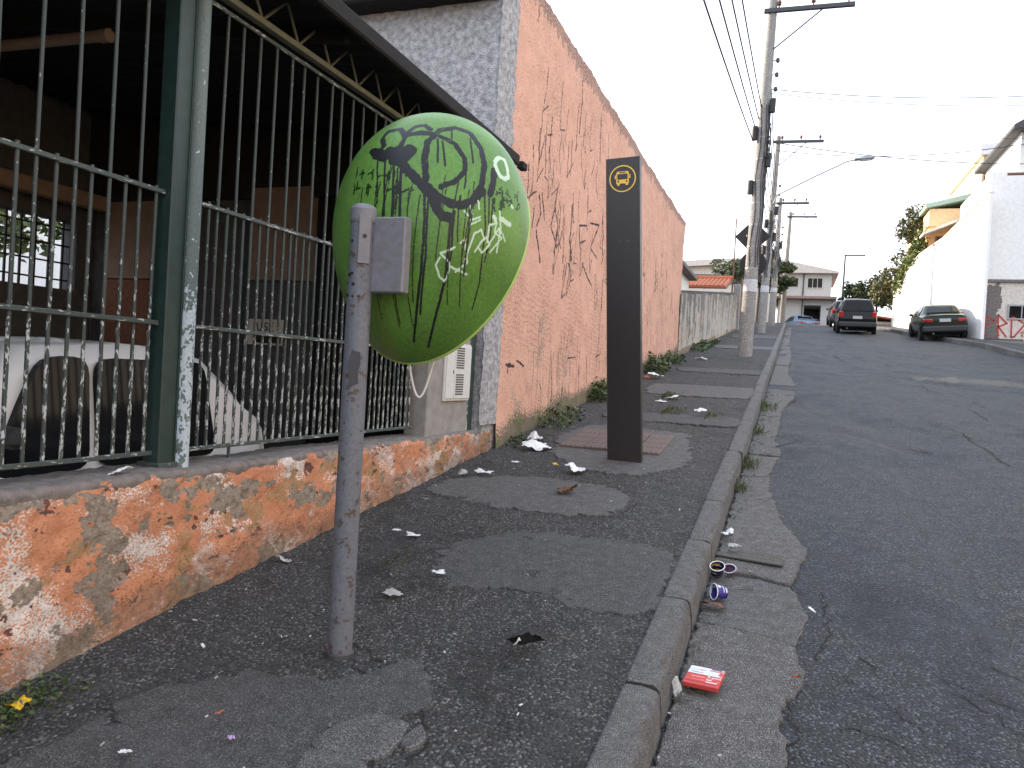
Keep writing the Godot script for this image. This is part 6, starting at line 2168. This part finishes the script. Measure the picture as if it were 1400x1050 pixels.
	for q in [[-0.4, 5.6, 0.3], [-1.1, 5.3, 0.2], [-0.7, 4.6, 0.4], [-0.8, 6.0, 0], [-1.4, 4.9, 0.2]]: cl.append([Vector3(q[0], q[1], q[2]), Vector3(0.55, 0.6, 0.5)])
	tree("wispy_tree", "wispy tree in front of the orange house above white wall", gp(6.55, -44.6), 6.6, cl, 0.10, 260, [Color(0.09, 0.09, 0.035), Color(0.12, 0.12, 0.04), Color(0.07, 0.08, 0.03)], 6)
	var cr := MB.new()
	var rg := RandomNumberGenerator.new()
	rg.seed = 91
	for k in 16:
		var z := lerpf(-46.0, -42.6, k / 15.0)
		leafy(cr, Vector3(5.15 + (z + 46.0) * 0.15, 7.0 + (z + 46.0) * 0.55 + rg.randf_range(-0.1, 0.5) - 8.0, z + 44.0), Vector3(0.35, 0.55 + 0.3 * rg.randf(), 0.4), 260, 0.11, bright, rg, 0.6)
	solo(cr, "creeper", M.leaf, "bright green creeper spilling over the top of white wall", "plant", "", Vector3(0, 8.0, -44.0))
	# things between the trees
	var rh := thing("distant_house", "small far house with brown tile roof under the trees", "house", gp(5.6, -66.0))
	bpart("wall", M.off_white, rh, 3.6, 9.0, 5.5, 7.2, -72.0, -66.0)
	var rr := MB.new()
	rr.prism(PackedVector2Array([Vector2(3.2, 7.9), Vector2(3.2, 8.0), Vector2(9.2, 7.2), Vector2(9.2, 7.05)]), 7.0, Transform3D(Basis.IDENTITY, Vector3(0, 0, -69.0) - rh.position))
	part(rr, "roof", M.clay, rh)
	var dl := thing("street_lamp", "far street lamp with straight arm above the parked cars", "street lamp", gp(3.15, -60.0))
	var dm := MB.new()
	dm.tube([Vector3(0, -0.3, 0), Vector3(0.02, 5.75, 0)], [0.09, 0.055], 8)
	part(dm, "post", M.iron, dl)
	var da := MB.new()
	da.bx(Vector3(0.65, 5.7, 0), Vector3(1.4, 0.09, 0.09), 0.01)
	part(da, "arm", M.iron, dl)
	var bm := MB.new()
	bm.tube([Vector3(0, 1.2, 0.1), Vector3(0, 1.75, 0.1)], [0.12], 10)
	part(bm, "box", M.iron, dl)
	# hedge and sky behind the yard window
	cl = []
	for q in [[0, 2.6, 0], [-0.8, 3.2, 0.6], [0.2, 3.3, -0.8], [0.3, 2.9, 1.2]]: cl.append([Vector3(q[0], q[1], q[2]), Vector3(0.6, 0.45, 0.7)])
	tree("yard_tree", "leafy tree outside the barred yard window", Vector3(-10.2, -0.2, -6.6), 3.4, cl, 0.09, 260, bright, 8)
	print("far done ", Time.get_ticks_msec())

func _ready() -> void:
	setup_view()
	make_materials()
	print("materials ", Time.get_ticks_msec())
	build_ground()
	build_patches()
	print("ground ", Time.get_ticks_msec())
	build_low_wall()
	build_pink()
	build_shed()
	build_fence()
	build_booth()
	build_totem()
	build_poles()
	build_right()
	build_opposite()
	build_far()
	build_cars()
	build_plants()
	build_litter()
	print("all ", Time.get_ticks_msec())
